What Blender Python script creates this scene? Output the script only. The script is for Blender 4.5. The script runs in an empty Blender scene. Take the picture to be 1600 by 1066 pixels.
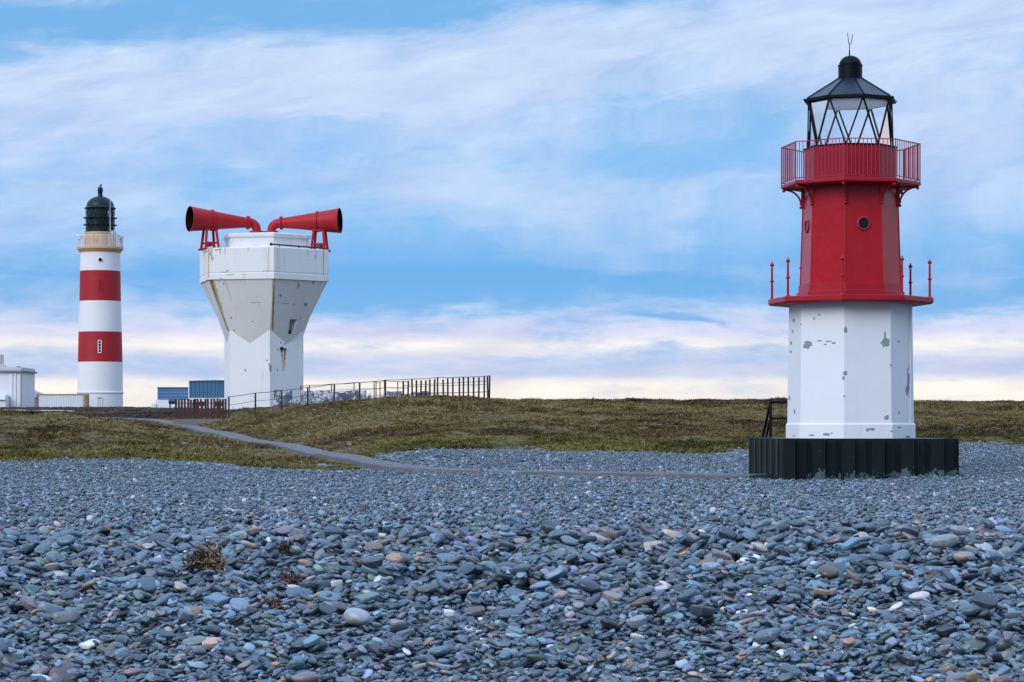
import bpy, bmesh, math, random
import numpy as np
from mathutils import Vector, Matrix, noise as mnoise
rad = math.radians
scene = bpy.context.scene
COL = scene.collection
random.seed(7)
rng = np.random.default_rng(7)

# ------------------------------------------------------------------ camera
EYE = 1.55            # eye height above the foot of the small lighthouse
FPX = 3700.0          # focal length in photo pixels (1600 wide)
HY = 660.0            # row of the eye level in the photo
cam_d = bpy.data.cameras.new("camera"); cam = bpy.data.objects.new("camera", cam_d); COL.objects.link(cam)
cam.location = (0, 0, EYE); cam.rotation_euler = (rad(90), 0, 0)
cam_d.sensor_width = 36; cam_d.lens = FPX / 1600 * 36
cam_d.shift_y = (HY - 533) / 1600
cam_d.clip_start = 0.1; cam_d.clip_end = 9000
scene.camera = cam

def P(px, py, D):     # a photo pixel at depth D (m) -> world
    return Vector(((px - 800) / FPX * D, D, EYE + (HY - py) / FPX * D))

# ------------------------------------------------------------------ node helpers
class NT:
    def __init__(s, tree):
        s.t = tree; s.n = tree.nodes; s.l = tree.links
    def new(s, typ, **kw):
        n = s.n.new(typ)
        for k, v in kw.items(): setattr(n, k, v)
        return n
    def put(s, inp, v):
        if v is None: return
        if hasattr(v, 'is_linked') or hasattr(v, 'links'): s.l.new(v, inp)
        else: inp.default_value = v
    def m(s, op, a, b=None, c=None, clamp=False):
        n = s.new('ShaderNodeMath', operation=op); n.use_clamp = clamp
        for i, v in enumerate((a, b, c)): s.put(n.inputs[i], v)
        return n.outputs[0]
    def vm(s, op, a, b=None, out=0):
        n = s.new('ShaderNodeVectorMath', operation=op)
        s.put(n.inputs[0], a); s.put(n.inputs[1], b)
        return n.outputs[out]
    def noise(s, vec, scale=5, detail=4, rough=.55, out=0, lac=2.0):
        n = s.new('ShaderNodeTexNoise')
        s.put(n.inputs['Vector'], vec); n.inputs['Scale'].default_value = scale
        n.inputs['Detail'].default_value = detail; n.inputs['Roughness'].default_value = rough
        n.inputs['Lacunarity'].default_value = lac
        return n.outputs[out]
    def ramp(s, fac, stops, interp='LINEAR'):
        n = s.new('ShaderNodeValToRGB'); n.color_ramp.interpolation = interp
        e = n.color_ramp.elements
        while len(e) < len(stops): e.new(0.5)
        for i, (p, c) in enumerate(stops):
            e[i].position = p
            e[i].color = (c, c, c, 1) if isinstance(c, (int, float)) else (*c, 1)
        s.put(n.inputs[0], fac)
        return n.outputs[0]
    def mix(s, f, a, b, mode='MIX'):
        n = s.new('ShaderNodeMix', data_type='RGBA', blend_type=mode)
        s.put(n.inputs[0], f)
        for sock, v in ((n.inputs[6], a), (n.inputs[7], b)):
            if isinstance(v, (tuple, list)): sock.default_value = (*v[:3], 1)
            else: s.l.new(v, sock)
        return n.outputs[2]
    def sstep(s, x, lo, hi):
        n = s.new('ShaderNodeMapRange', interpolation_type='SMOOTHSTEP')
        s.put(n.inputs[0], x); n.inputs[1].default_value = lo; n.inputs[2].default_value = hi
        return n.outputs[0]
    def lin(s, x, a, b, c, d):
        n = s.new('ShaderNodeMapRange'); s.put(n.inputs[0], x)
        for i, v in enumerate((a, b, c, d)): n.inputs[1 + i].default_value = v
        return n.outputs[0]
    def comb(s, x, y, z=0.0):
        n = s.new('ShaderNodeCombineXYZ')
        for i, v in enumerate((x, y, z)): s.put(n.inputs[i], v)
        return n.outputs[0]

def srgb(*c):
    return tuple((v / 255 / 12.92) if v / 255 <= .04045 else ((v / 255 + .055) / 1.055) ** 2.4 for v in c)

# ------------------------------------------------------------------ sky, sun, exposure
SUN_AZ, SUN_EL = rad(-143), rad(30)     # azimuth from +Y (camera direction) towards +X; behind the camera, left
world = bpy.data.worlds.new("World"); scene.world = world; world.use_nodes = True
w = NT(world.node_tree); w.n.clear()
gen = w.new('ShaderNodeTexCoord').outputs['Generated']
dirn = w.vm('NORMALIZE', gen)
sep = w.new('ShaderNodeSeparateXYZ'); w.l.new(dirn, sep.inputs[0])
az = w.m('ARCTAN2', sep.outputs[0], sep.outputs[1])
el = w.m('ARCSINE', sep.outputs[2])
U = w.m('MULTIPLY_ADD', az, FPX / 1600, 0.5)          # 0..1 over the view
V = w.m('MULTIPLY', el, FPX / 1066)                   # 0 at eye level, .62 at the top of the view
# banks climb to the right higher up
slope = w.m('MULTIPLY', w.m('SUBTRACT', U, 0.2), w.m('MULTIPLY', w.sstep(V, .30, .50), 0.11))
warp = w.noise(w.comb(w.m('MULTIPLY', U, 2.6), w.m('MULTIPLY', V, 6.5), 3.1), 1.0, 3, .5)
warp2 = w.noise(w.comb(w.m('MULTIPLY', U, 5.0), w.m('MULTIPLY', V, 26.0), 8.7), 1.0, 5, .6)
Vw = w.m('ADD', w.m('SUBTRACT', V, slope), w.m('ADD', w.m('MULTIPLY', w.m('SUBTRACT', warp, .5), .11),
                                               w.m('MULTIPLY', w.m('SUBTRACT', warp2, .5), .05)))
prof = w.ramp(w.m('MULTIPLY', Vw, 1.25), [(1.25 * a, b) for a, b in (
    (.02, .95), (.058, .96), (.074, .58), (.094, .66), (.110, .90), (.140, .82), (.160, .62), (.178, .32), (.215, .30), (.250, .44),
    (.300, .56), (.350, .60), (.400, .54), (.445, .62), (.500, .80), (.535, .62), (.560, .30), (.590, .22), (.625, .45), (.72, .7))])
shear = w.m('SUBTRACT', Vw, w.m('MULTIPLY', U, w.m('MULTIPLY', w.sstep(V, .20, .34), .16)))
n1 = w.noise(w.comb(w.m('MULTIPLY', U, 4.0), w.m('MULTIPLY', shear, 8.5), 1.7), 1.0, 7, .60)
n2 = w.noise(w.comb(w.m('MULTIPLY', U, 9.0), w.m('MULTIPLY', shear, 21.0), 5.3), 1.0, 7, .62)
def blob(u, v, ru, rv, amp):
    du = w.m('DIVIDE', w.m('SUBTRACT', U, u), ru); dv = w.m('DIVIDE', w.m('SUBTRACT', Vw, v), rv)
    q = w.m('ADD', w.m('MULTIPLY', du, du), w.m('MULTIPLY', dv, dv))
    return w.m('MULTIPLY', w.m('POWER', 2.718, w.m('MULTIPLY', q, -1.0)), amp)
cov = w.m('ADD', prof, w.m('ADD', w.m('MULTIPLY', w.m('SUBTRACT', n1, .5), 1.45), w.m('MULTIPLY', w.m('SUBTRACT', n2, .5), .95)))
n3 = w.noise(w.comb(w.m('MULTIPLY', U, 13.0), w.m('MULTIPLY', V, 36.0), 2.2), 1.0, 7, .62)
cov = w.m('ADD', cov, w.m('MULTIPLY', w.m('SUBTRACT', n3, .5), w.m('MULTIPLY', w.sstep(V, .20, .15), 1.5)))
n4 = w.noise(w.comb(w.m('ADD', w.m('MULTIPLY', U, 15.0), w.m('MULTIPLY', n1, 2.0)), w.m('ADD', w.m('MULTIPLY', shear, 24.0), w.m('MULTIPLY', n2, 1.5)), 6.6), 1.0, 6, .6)
cov = w.m('ADD', cov, w.m('MULTIPLY', w.m('SUBTRACT', n4, .5), .55))
for b in ((.12, .57, .20, .035, -.30), (.20, .46, .30, .05, .25), (.36, .40, .10, .03, -.25), (.45, .345, .10, .03, .28),
          (.62, .375, .15, .03, -.25), (.94, .37, .10, .05, .30), (.82, .60, .25, .06, .35), (.80, .215, .25, .010, .25), (.55, .205, .2, .02, -.18),
          (.72, .47, .30, .04, .15), (.665, .142, .045, .008, -.75), (.05, .125, .10, .008, .3), (.32, .150, .10, .012, .2)):
    cov = w.m('ADD', cov, blob(*b))
f = w.sstep(cov, .08, .92)
Vr = w.m('MULTIPLY', V, 1.25)
blue = w.ramp(Vr, [(0.0, srgb(196, 210, 238)), (.10, srgb(174, 198, 236)), (.20, srgb(124, 182, 234)), (.27, srgb(112, 176, 234)),
                   (.34, srgb(126, 187, 240)), (.50, srgb(136, 190, 241)), (.68, srgb(118, 178, 231)), (1.0, srgb(122, 180, 234))])
cloud = w.ramp(Vr, [(0.0, srgb(255, 246, 236)), (.072, srgb(253, 246, 236)), (.088, srgb(208, 215, 238)), (.118, srgb(214, 220, 240)), (.140, srgb(250, 246, 241)),
                    (.165, srgb(218, 222, 245)), (.21, srgb(196, 215, 244)), (.30, srgb(180, 210, 246)), (.45, srgb(192, 216, 248)), (.62, srgb(203, 222, 250)), (.80, srgb(202, 221, 250))])
shade = w.lin(w.noise(w.comb(w.m('MULTIPLY', U, 7.0), w.m('MULTIPLY', shear, 26.0), 9.9), 1.0, 6, .62), .32, .68, .80, 1.07)
cloud = w.mix(1.0, cloud, w.comb(shade, w.m('ADD', w.m('MULTIPLY', shade, .85), .15), w.m('ADD', w.m('MULTIPLY', shade, .45), .55)), 'MULTIPLY')
front = w.mix(f, blue, cloud)
sky = w.new('ShaderNodeTexSky', sky_type='NISHITA'); sky.sun_disc = False
sky.sun_elevation = SUN_EL; sky.sun_rotation = SUN_AZ
sky.air_density = 1.2; sky.dust_density = 1.0; sky.ozone_density = 2.0
hi = w.sstep(V, .75, 1.9)                                 # the high overcast above the view
over = w.mix(w.sstep(n1, .35, .65), srgb(150, 196, 252), srgb(214, 231, 255))
over = w.mix(.25, over, w.mix(1.0, sky.outputs[0], (.10, .10, .10), 'MULTIPLY'))
HIGH = 1.75
over = w.mix(1.0, over, (HIGH, HIGH, HIGH), 'MULTIPLY')
allsky = w.mix(hi, front, over)
# warm glow added low in the unseen sky at right, reflected by red paint
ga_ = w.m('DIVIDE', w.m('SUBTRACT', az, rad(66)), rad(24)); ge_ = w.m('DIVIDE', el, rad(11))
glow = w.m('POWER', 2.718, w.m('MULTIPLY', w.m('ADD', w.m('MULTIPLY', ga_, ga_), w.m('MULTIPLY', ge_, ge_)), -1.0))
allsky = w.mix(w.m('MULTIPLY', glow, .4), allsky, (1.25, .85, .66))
# unseen low sky behind the camera dimmed so that pebble fronts fall darker
back = w.m('MULTIPLY', w.sstep(w.m('MULTIPLY', sep.outputs[1], -1.0), .05, .5), w.sstep(el, rad(38), rad(14)))
bk = w.m('SUBTRACT', 1.0, w.m('MULTIPLY', back, .55))
allsky = w.mix(1.0, allsky, w.comb(bk, bk, bk), 'MULTIPLY')
allsky = w.mix(w.sstep(V, -.004, .0), (.16, .19, .24), allsky)
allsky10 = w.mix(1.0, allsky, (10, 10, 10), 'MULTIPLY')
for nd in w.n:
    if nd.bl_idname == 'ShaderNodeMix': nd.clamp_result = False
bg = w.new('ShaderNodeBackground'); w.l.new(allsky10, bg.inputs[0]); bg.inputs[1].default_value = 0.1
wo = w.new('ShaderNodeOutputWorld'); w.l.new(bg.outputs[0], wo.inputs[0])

sd = bpy.data.lights.new("sun", 'SUN'); sun = bpy.data.objects.new("sun", sd); COL.objects.link(sun)
sd.energy = 1.75; sd.angle = rad(38); sd.color = (.98, .97, .97)
sv = Vector((math.sin(SUN_AZ) * math.cos(SUN_EL), math.cos(SUN_AZ) * math.cos(SUN_EL), math.sin(SUN_EL)))
sun.rotation_euler = sv.to_track_quat('Z', 'Y').to_euler(); sun.location = (-30, -30, 40)
scene.view_settings.view_transform = 'Standard'; scene.view_settings.look = 'None'
scene.view_settings.exposure = 0.06; scene.view_settings.gamma = 1.0
try:
    scene.cycles.max_bounces = 6; scene.cycles.transparent_max_bounces = 12; scene.cycles.use_denoising = True
except Exception: pass

# ------------------------------------------------------------------ object helpers
class MB:
    """collects vertices and faces of one mesh"""
    def __init__(s): s.v = []; s.f = []; s.s = []; s.mi = []; s.cur = 0
    def add(s, vs, fs, smooth=False):
        o = len(s.v); s.v += [tuple(p) for p in vs]
        for q in fs: s.f.append([i + o for i in q]); s.s.append(smooth); s.mi.append(s.cur)
        return s
    def loft(s, rings, smooth=False, cap0=True, cap1=True, closed=True):
        n = len(rings[0]); vs = [p for r in rings for p in r]; fs = []
        for k in range(len(rings) - 1):
            for i in range(n if closed else n - 1):
                j = (i + 1) % n
                fs.append((k * n + i, k * n + j, (k + 1) * n + j, (k + 1) * n + i))
        s.add(vs, fs, smooth)
        o = len(s.v) - len(vs)
        if cap0: s.f.append([o + i for i in reversed(range(n))]); s.s.append(False); s.mi.append(s.cur)
        if cap1: s.f.append([o + (len(rings) - 1) * n + i for i in range(n)]); s.s.append(False); s.mi.append(s.cur)
        return s
    def ngon(s, prof, n, a0=0, c=(0, 0), smooth=False, cap0=True, cap1=True):
        """prof: list of (R, z); a0 = angle of the first vertex, 0 towards -Y, positive to +X (degrees)"""
        rings = [[(c[0] + R * math.sin(rad(a0 + 360 * k / n)), c[1] - R * math.cos(rad(a0 + 360 * k / n)), z) for k in range(n)] for R, z in prof]
        return s.loft(rings, smooth, cap0, cap1)
    def tube(s, pts, r, n=8, smooth=True, caps=True):
        pts = [Vector(p) for p in pts]; rr = r if isinstance(r, (list, tuple)) else [r] * len(pts)
        rings = []; up = None
        for i, p in enumerate(pts):
            d = (pts[min(i + 1, len(pts) - 1)] - pts[max(i - 1, 0)]).normalized()
            if up is None:
                up = Vector((0, 0, 1)) if abs(d.z) < .9 else Vector((0, 1, 0))
            a = d.cross(up).normalized(); up = a.cross(d).normalized(); b = up
            rings.append([p + rr[i] * (math.cos(2 * math.pi * k / n) * a + math.sin(2 * math.pi * k / n) * b) for k in range(n)])
        return s.loft(rings, smooth, caps, caps)
    def _bar(s, p, q, wd, ht):
        p, q = Vector(p), Vector(q)
        d = (q - p).normalized(); up = Vector((0, 0, 1)) if abs(d.z) < .95 else Vector((0, 1, 0))
        a = d.cross(up).normalized(); b = a.cross(d).normalized() * ht / 2; a = a * wd / 2
        return s.loft([[c - a - b, c + a - b, c + a + b, c - a + b] for c in (p, q)])
    def box(s, lo, hi):
        x0, y0, z0 = lo; x1, y1, z1 = hi
        return s.loft([[(x0, y0, z), (x1, y0, z), (x1, y1, z), (x0, y1, z)] for z in (z0, z1)])
    def ball(s, c, r, n=12, m=8, sz=1.0):
        c = Vector(c); rings = []
        for j in range(m + 1):
            t = -math.pi / 2 + math.pi * j / m; rr = max(r * math.cos(t), r * .02)
            rings.append([c + Vector((rr * math.cos(2 * math.pi * k / n), rr * math.sin(2 * math.pi * k / n), r * sz * math.sin(t))) for k in range(n)])
        return s.loft(rings, True)
    def build(s, name, mat, parent=None, bevel=0, loc=None):
        me = bpy.data.meshes.new(name); me.from_pydata(s.v, [], s.f)
        for p, sm, mi in zip(me.polygons, s.s, s.mi): p.use_smooth = sm; p.material_index = mi
        bm = bmesh.new(); bm.from_mesh(me); bmesh.ops.recalc_face_normals(bm, faces=bm.faces); bm.to_mesh(me); bm.free()
        for m_ in (mat if isinstance(mat, list) else [mat]): me.materials.append(m_)
        me.update()
        o = bpy.data.objects.new(name, me); COL.objects.link(o)
        if parent: o.parent = parent
        if loc is not None: o.location = loc
        if bevel:
            b = o.modifiers.new("bevel", 'BEVEL'); b.width = bevel; b.segments = 2; b.limit_method = 'ANGLE'; b.angle_limit = rad(25)
        if any(s.s): me.set_sharp_from_angle(angle=rad(38))
        return o

def thing(name, label, cat, loc=(0, 0, 0), rz=0, group=None):
    o = bpy.data.objects.new(name, None); COL.objects.link(o); o.empty_display_size = .3
    o.location = loc; o.rotation_euler = (0, 0, rz); tag(o, label, cat, group)
    return o
def tag(o, label=None, cat=None, group=None, kind=None):
    if label: o['label'] = label
    if cat: o['category'] = cat
    if group: o['group'] = group
    if kind: o['kind'] = kind
    return o
def copy_tree(o, parent=None):
    c = o.copy(); COL.objects.link(c)
    if parent: c.parent = parent
    for ch in o.children: copy_tree(ch, c)
    return c

# ------------------------------------------------------------------ materials
def base_mat(name):
    m = bpy.data.materials.new(name); m.use_nodes = True
    t = NT(m.node_tree); bs = t.n['Principled BSDF']
    return m, t, bs
def surf(name, color, rough=.5, var=.12, vscale=3.0, bump=.15, bscale=25.0, spec=.5, metal=0.0, stretch=(1, 1, 1), layers=(), flecks=None, grime=None, coat=0.0):
    """a painted / weathered surface. layers = list of (color, [(centre, radii)], distortion, noise scale): marks with a place of their own"""
    m, t, bs = base_mat(name)
    oc = t.new('ShaderNodeTexCoord').outputs['Object']
    ov = t.vm('MULTIPLY', oc, stretch)
    nv = t.noise(ov, vscale, 6, .6)
    nf = t.noise(ov, vscale * 7, 4, .6)
    k = t.m('ADD', t.m('MULTIPLY', t.m('SUBTRACT', nv, .5), 2 * var), t.m('MULTIPLY', t.m('SUBTRACT', nf, .5), var))
    k = t.m('ADD', k, 1.0)
    c = t.mix(1.0, color, t.comb(k, k, k), 'MULTIPLY')
    rgh = t.m('ADD', t.m('MULTIPLY', t.m('SUBTRACT', nf, .5), .25), rough)
    if grime:   # (color, amount, vertical streaks scale)
        gc, amt, gs = grime
        g = t.noise(t.vm('MULTIPLY', oc, (gs, gs, gs * .12)), 1.0, 5, .65)
        g2 = t.noise(oc, .9, 4, .6)
        gm = t.m('MULTIPLY', t.sstep(g, .50, .75), t.m('MULTIPLY', t.sstep(g2, .38, .68), amt))
        c = t.mix(gm, c, gc)
    if flecks:  # (color, threshold, scale): chips in the paint
        fc, th, fs = flecks
        fl = t.noise(oc, fs, 6, .68); fa = t.noise(oc, fs * .13, 3, .5)
        fm = t.m('MULTIPLY', t.sstep(fl, th, th + .03), t.sstep(fa, .47, .60))
        c = t.mix(fm, c, fc)
    edge = None
    for lc, marks, amp, ns in layers:
        wob = t.noise(oc, ns, 4, .65)
        acc = None
        for mk_ in marks:
            if len(mk_) == 3:          # a streak from p to q of half width wd
                p_, q_, wd = Vector(mk_[0]), Vector(mk_[1]), mk_[2]
                d_ = q_ - p_; rel = t.vm('SUBTRACT', oc, tuple(p_))
                tt = t.m('DIVIDE', t.vm('DOT_PRODUCT', rel, tuple(d_), out=1), d_.length_squared, clamp=True)
                sc_v = t.new('ShaderNodeVectorMath', operation='SCALE'); sc_v.inputs[0].default_value = tuple(d_); t.l.new(tt, sc_v.inputs['Scale'])
                q = t.m('DIVIDE', t.vm('LENGTH', t.vm('SUBTRACT', rel, sc_v.outputs[0]), out=1), wd)
                q = t.m('ADD', q, t.m('MULTIPLY', tt, .35))
                acc = q if acc is None else t.m('MINIMUM', acc, q); continue
            ctr, rr = mk_
            q = t.vm('LENGTH', t.vm('MULTIPLY', t.vm('SUBTRACT', oc, ctr), tuple(1 / x for x in rr)), out=1)
            acc = q if acc is None else t.m('MINIMUM', acc, q)
        d = t.m('ADD', acc, t.m('MULTIPLY', t.m('SUBTRACT', wob, .5), amp))
        soft = .06 if amp > .5 else .7
        mk = t.sstep(d, 1.0, 1.0 - soft)
        lv = t.noise(oc, ns * 3, 3, .6)
        lk = t.lin(lv, .3, .7, .75, 1.2)
        c = t.mix(mk, c, t.mix(1.0, lc, t.comb(lk, lk, lk), 'MULTIPLY'))
        rgh = t.m('MAXIMUM', rgh, t.m('MULTIPLY', mk, .8)); edge = mk if edge is None else t.m('MAXIMUM', edge, mk)
    t.l.new(c, bs.inputs['Base Color']); t.l.new(rgh, bs.inputs['Roughness'])
    bs.inputs['Specular IOR Level'].default_value = spec; bs.inputs['Metallic'].default_value = metal
    if coat: bs.inputs['Coat Weight'].default_value = coat; bs.inputs['Coat Roughness'].default_value = .15
    if bump:
        b = t.new('ShaderNodeBump'); b.inputs['Strength'].default_value = bump; b.inputs['Distance'].default_value = .02
        hb = t.m('ADD', t.noise(ov, bscale, 5, .6), t.m('MULTIPLY', t.noise(ov, bscale * .12, 3, .5), 2.0))
        hb = hb if edge is None else t.m('SUBTRACT', hb, t.m('MULTIPLY', edge, 4.0))
        t.l.new(hb, b.inputs['Height']); t.l.new(b.outputs[0], bs.inputs['Normal'])
    return m
def glass_mat(name, tint=(1, 1, 1), refl=.12):
    m, t, bs = base_mat(name); t.n.remove(bs)
    tr = t.new('ShaderNodeBsdfTransparent'); tr.inputs[0].default_value = (*tint, 1)
    gl = t.new('ShaderNodeBsdfGlossy'); gl.inputs['Roughness'].default_value = .03
    fr = t.new('ShaderNodeFresnel'); fr.inputs[0].default_value = 1.45
    mx = t.new('ShaderNodeMixShader')
    t.l.new(t.m('ADD', fr.outputs[0], refl), mx.inputs[0]); t.l.new(tr.outputs[0], mx.inputs[1]); t.l.new(gl.outputs[0], mx.inputs[2])
    t.l.new(mx.outputs[0], t.n['Material Output'].inputs[0])
    return m

GREYPATCH = (.25, .30, .33)
RED = (.40, .010, .020)
m_red = surf('red_gloss_paint', RED, .30, .10, 1.2, .06, 12, .3, layers=())
m_red_matt = surf('red_rail_paint', (.36, .012, .05), .45, .1)
m_black = surf('black_paint', (.003, .006, .010), .45, .2, 2.0, .05, spec=.12)
m_roof = surf('dark_lead_roof', (.008, .017, .036), .36, .2, 2.0, .08, 18, spec=.35)
m_rust = surf('rusty_iron', (.105, .034, .024), .8, .5, 6.0, .3)
m_rustdark = surf('dark_rusty_iron', (.040, .022, .022), .8, .5, 6.0, .3)
m_concrete = surf('concrete', (.36, .36, .36), .85, .15, 2.0, .3, 30)
m_glassdark = surf('dark_window_glass', (.004, .012, .014), .12, .1, 3, 0, spec=.3)
m_ceiling = surf('white_ceiling_paint', (.90, .91, .93), .6, .03)
m_glass = glass_mat('clear_glass', (.98, .99, 1.0), .0)

# ------------------------------------------------------------------ terrain
def zpx(py, D): return EYE + (HY - py) / FPX * D
rows = {
    4: [(-300, .42), (400, .42), (1200, .42), (1900, .42)],
    8.3: [(-200, .64), (300, .64), (800, .64), (1300, .64), (1800, .64)],
    13: [(-200, .865), (200, .87), (500, .885), (800, .875), (1100, .87), (1400, .89), (1800, .89)],
    16: [(-100, .71), (400, .71), (800, .71), (1200, .71), (1700, .72)],
    20: [(-100, .55), (400, .55), (800, .55), (1200, .55), (1700, .55)],
    30: [(-100, .42), (400, .42), (800, .42), (1200, .42), (1700, .42)],
    42: [(-100, .20), (400, .18), (800, .18), (1200, .18), (1700, .20)],
    61: [(-100, .10), (400, .05), (800, .02), (1150, .02), (1330, .03), (1700, .10)],
    75: [(-200, .31), (0, .30), (200, .28), (400, .14), (600, .02), (800, .05), (1000, .10), (1200, .20), (1400, .30), (1700, .35)],
    88: [(-200, .88), (0, .85), (200, .75), (350, .50), (470, .24), (600, .58), (800, .57), (1000, .47), (1150, .53), (1300, .60), (1450, .66), (1600, .70), (1800, .75)],
    105: [(-200, 2.1), (0, 2.03), (100, 1.88), (200, 1.52), (300, .95), (400, .57), (500, .83), (600, 1.30), (750, 1.38), (900, 1.35), (1100, 1.30), (1300, 1.35), (1600, 1.4), (1800, 1.4)],
    113: [(375, .70)],
    123: [(330, .95)],
    133: [(285, 1.25), (240, 1.47)],
    125: [(-200, 2.0), (0, 1.92), (100, 1.8), (200, 1.55), (300, 1.08), (350, 1.08), (400, 1.70), (450, 2.1), (550, 2.6), (650, 2.78), (765, 2.80), (850, 2.2), (1000, 2.1), (1200, 2.1), (1400, 2.1), (1600, 2.1), (1800, 2.1)],
    135: [(130, 1.62), (310, 1.42), (352, 1.70), (400, 2.05), (450, 2.3), (550, 2.68), (650, 2.85), (765, 2.85), (850, 2.5)],
    150: [(-200, 1.85), (0, 1.8), (150, 1.74), (220, 1.69), (300, 1.95), (400, 2.42), (500, 2.7), (650, 2.8), (800, 2.88), (900, 2.95), (1000, 2.92), (1150, 2.96), (1300, 2.86), (1450, 2.85), (1600, 2.80), (1800, 2.8)],
    180: [(-200, 1.95), (0, 1.96), (150, 1.97), (300, 2.2), (400, 2.4), (600, 2.6), (900, 2.7), (1200, 2.7), (1600, 2.6), (1800, 2.6)],
    240: [(-200, 2.8), (0, 2.8), (200, 2.85), (350, 2.9), (600, 2.6), (1000, 2.5), (1600, 2.4)],
    320: [(-200, 3.45), (0, 3.45), (200, 3.5), (400, 3.3), (800, 2.6), (1600, 2.2)],
    520: [(-200, 3.0), (400, 2.8), (1000, 2.3), (1800, 2.0)],
}
KX, KR = 10.0, 4.2
cp, cz = [], []
for D, lst in rows.items():
    for px, z in lst:
        x = (px - 800) / FPX * D
        cp.append((math.atan2(x, D) * KX, math.log(math.hypot(x, D)) * KR)); cz.append(z)
cp = np.array(cp); cz = np.array(cz); NC = len(cp)
def phi(d2): return .5 * d2 * np.log(np.maximum(d2, 1e-12))
A = np.zeros((NC + 3, NC + 3))
A[:NC, :NC] = phi(((cp[:, None] - cp[None]) ** 2).sum(-1)) + np.eye(NC) * .02
A[:NC, NC] = 1; A[:NC, NC + 1:] = cp; A[NC, :NC] = 1; A[NC + 1:, :NC] = cp.T
SOL = np.linalg.solve(A, np.concatenate([cz, np.zeros(3)]))
def H0(x, y):
    """smooth ground height, vectorised"""
    x = np.asarray(x, float); y = np.asarray(y, float); sh = x.shape
    th = np.arctan2(x, y).ravel(); r = np.hypot(x, y).ravel()
    q = np.stack([np.clip(th, -.30, .30) * KX, np.log(np.clip(r, 4, 520)) * KR], 1)
    out = np.empty(len(q))
    for i in range(0, len(q), 20000):
        s = q[i:i + 20000]
        out[i:i + 20000] = phi(((s[:, None] - cp[None]) ** 2).sum(-1)) @ SOL[:NC] + SOL[NC] + s @ SOL[NC + 1:]
    far = np.clip(np.log(np.maximum(r, 520) / 520) / math.log(6), 0, 1)
    out = out * (1 - far) + 0.0 * far
    behind = np.clip((np.abs(th) - .9) / 1.0, 0, 1)
    out = out * (1 - behind) + (-.3 - np.clip(r, 0, 60) * .02) * behind
    return out.reshape(sh)

# value noise for the ground (numpy, smooth, repeatable)
_tab = rng.random((256, 256)).astype(np.float64)
def vnoise(x, y):
    xi = np.floor(x).astype(int); yi = np.floor(y).astype(int); fx = x - xi; fy = y - yi
    fx = fx * fx * (3 - 2 * fx); fy = fy * fy * (3 - 2 * fy)
    g = lambda a, b: _tab[a & 255, b & 255]
    return (g(xi, yi) * (1 - fx) + g(xi + 1, yi) * fx) * (1 - fy) + (g(xi, yi + 1) * (1 - fx) + g(xi + 1, yi + 1) * fx) * fy
def fbm(x, y, o=4):
    s = 0; a = .5
    for k in range(o): s = s + a * (vnoise(x * 2 ** k + 17.3 * k, y * 2 ** k + 9.1 * k) - .5); a *= .5
    return s

BND = [(-300, 76), (0, 76.5), (180, 76), (300, 77), (340, 79), (365, 76), (390, 72.5), (450, 71.5), (520, 72), (560, 75), (585, 84), (620, 87), (800, 88.5), (930, 87), (1050, 85.5), (1150, 87.5), (1300, 89), (1600, 90), (1900, 90)]
bth = np.array([math.atan((p - 800) / FPX) for p, _ in BND]); bd = np.array([d for _, d in BND])
def grassness(x, y):
    """signed, in metres beyond the edge of the turf (r - boundary), with an uneven edge"""
    th = np.arctan2(x, y); r = np.hypot(x, y)
    b = np.interp(th, bth, bd)
    return r - b + fbm(x * .35 + 5, y * .12 + 3, 3) * 5 + fbm(x * 1.3, y * .5, 2) * 2.0

# the path (a concrete strip): centre line in the world
PATH = [(P(px, 700, D).x, D) for px, D in ((1190, 63.2), (1120, 64.3), (1000, 66.8), (880, 69.3), (760, 71.6), (670, 74), (600, 77.5), (540, 83.5), (480, 91.5), (430, 101), (375, 113), (330, 123), (285, 133), (240, 143), (190, 151), (120, 157))]
def catmull(pts, n):
    out = []
    p = [pts[0]] + list(pts) + [pts[-1]]
    for i in range(1, len(p) - 2):
        for k in range(n):
            t = k / n; a, b, c, d = [np.array(q) for q in p[i - 1:i + 3]]
            out.append(.5 * ((2 * b) + (-a + c) * t + (2 * a - 5 * b + 4 * c - d) * t * t + (-a + 3 * b - 3 * c + d) * t ** 3))
    out.append(np.array(p[-2])); return out
pathc = np.array(catmull(PATH, 12))
def path_dist(x, y):
    x = np.asarray(x, float); y = np.asarray(y, float)
    best = np.full(x.shape, 1e9)
    for a, b in zip(pathc[:-1], pathc[1:]):
        d = b - a; L2 = (d ** 2).sum()
        t = np.clip(((x - a[0]) * d[0] + (y - a[1]) * d[1]) / L2, 0, 1)
        best = np.minimum(best, (x - a[0] - t * d[0]) ** 2 + (y - a[1] - t * d[1]) ** 2)
    return np.sqrt(best)

def Hn(x, y):
    """ground height with its unevenness"""
    x = np.asarray(x, float); y = np.asarray(y, float)
    g = np.clip(grassness(x, y) / 3 + .2, 0, 1)
    r = np.hypot(x, y)
    z = H0(x, y)
    tus = fbm(x * .9, y * .45, 4) * .34 + fbm(x * .22 + 40, y * .14, 3) * .30 - .05
    tus = tus * np.clip(1.25 - np.abs(r - 125) / 90, .35, 1)
    shg = fbm(x * .25 + 11, y * .12, 3) * .10 + fbm(x * .05 + 3, y * .22 + x * .03, 2) * .22
    shg = shg * np.clip((np.hypot(x - 9.14, y - 62) - 4) / 9, 0, 1)
    pd = path_dist(x, y); flat = np.clip((pd - 1.0) / 1.5, 0, 1)
    nz = g * tus + (1 - g) * shg * np.clip((r - 14) / 10, 0, 1)
    z = z + nz * flat
    # the ground dips a little under the path slab
    return z - .05 * (1 - np.clip((pd - .7) / .5, 0, 1))
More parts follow.
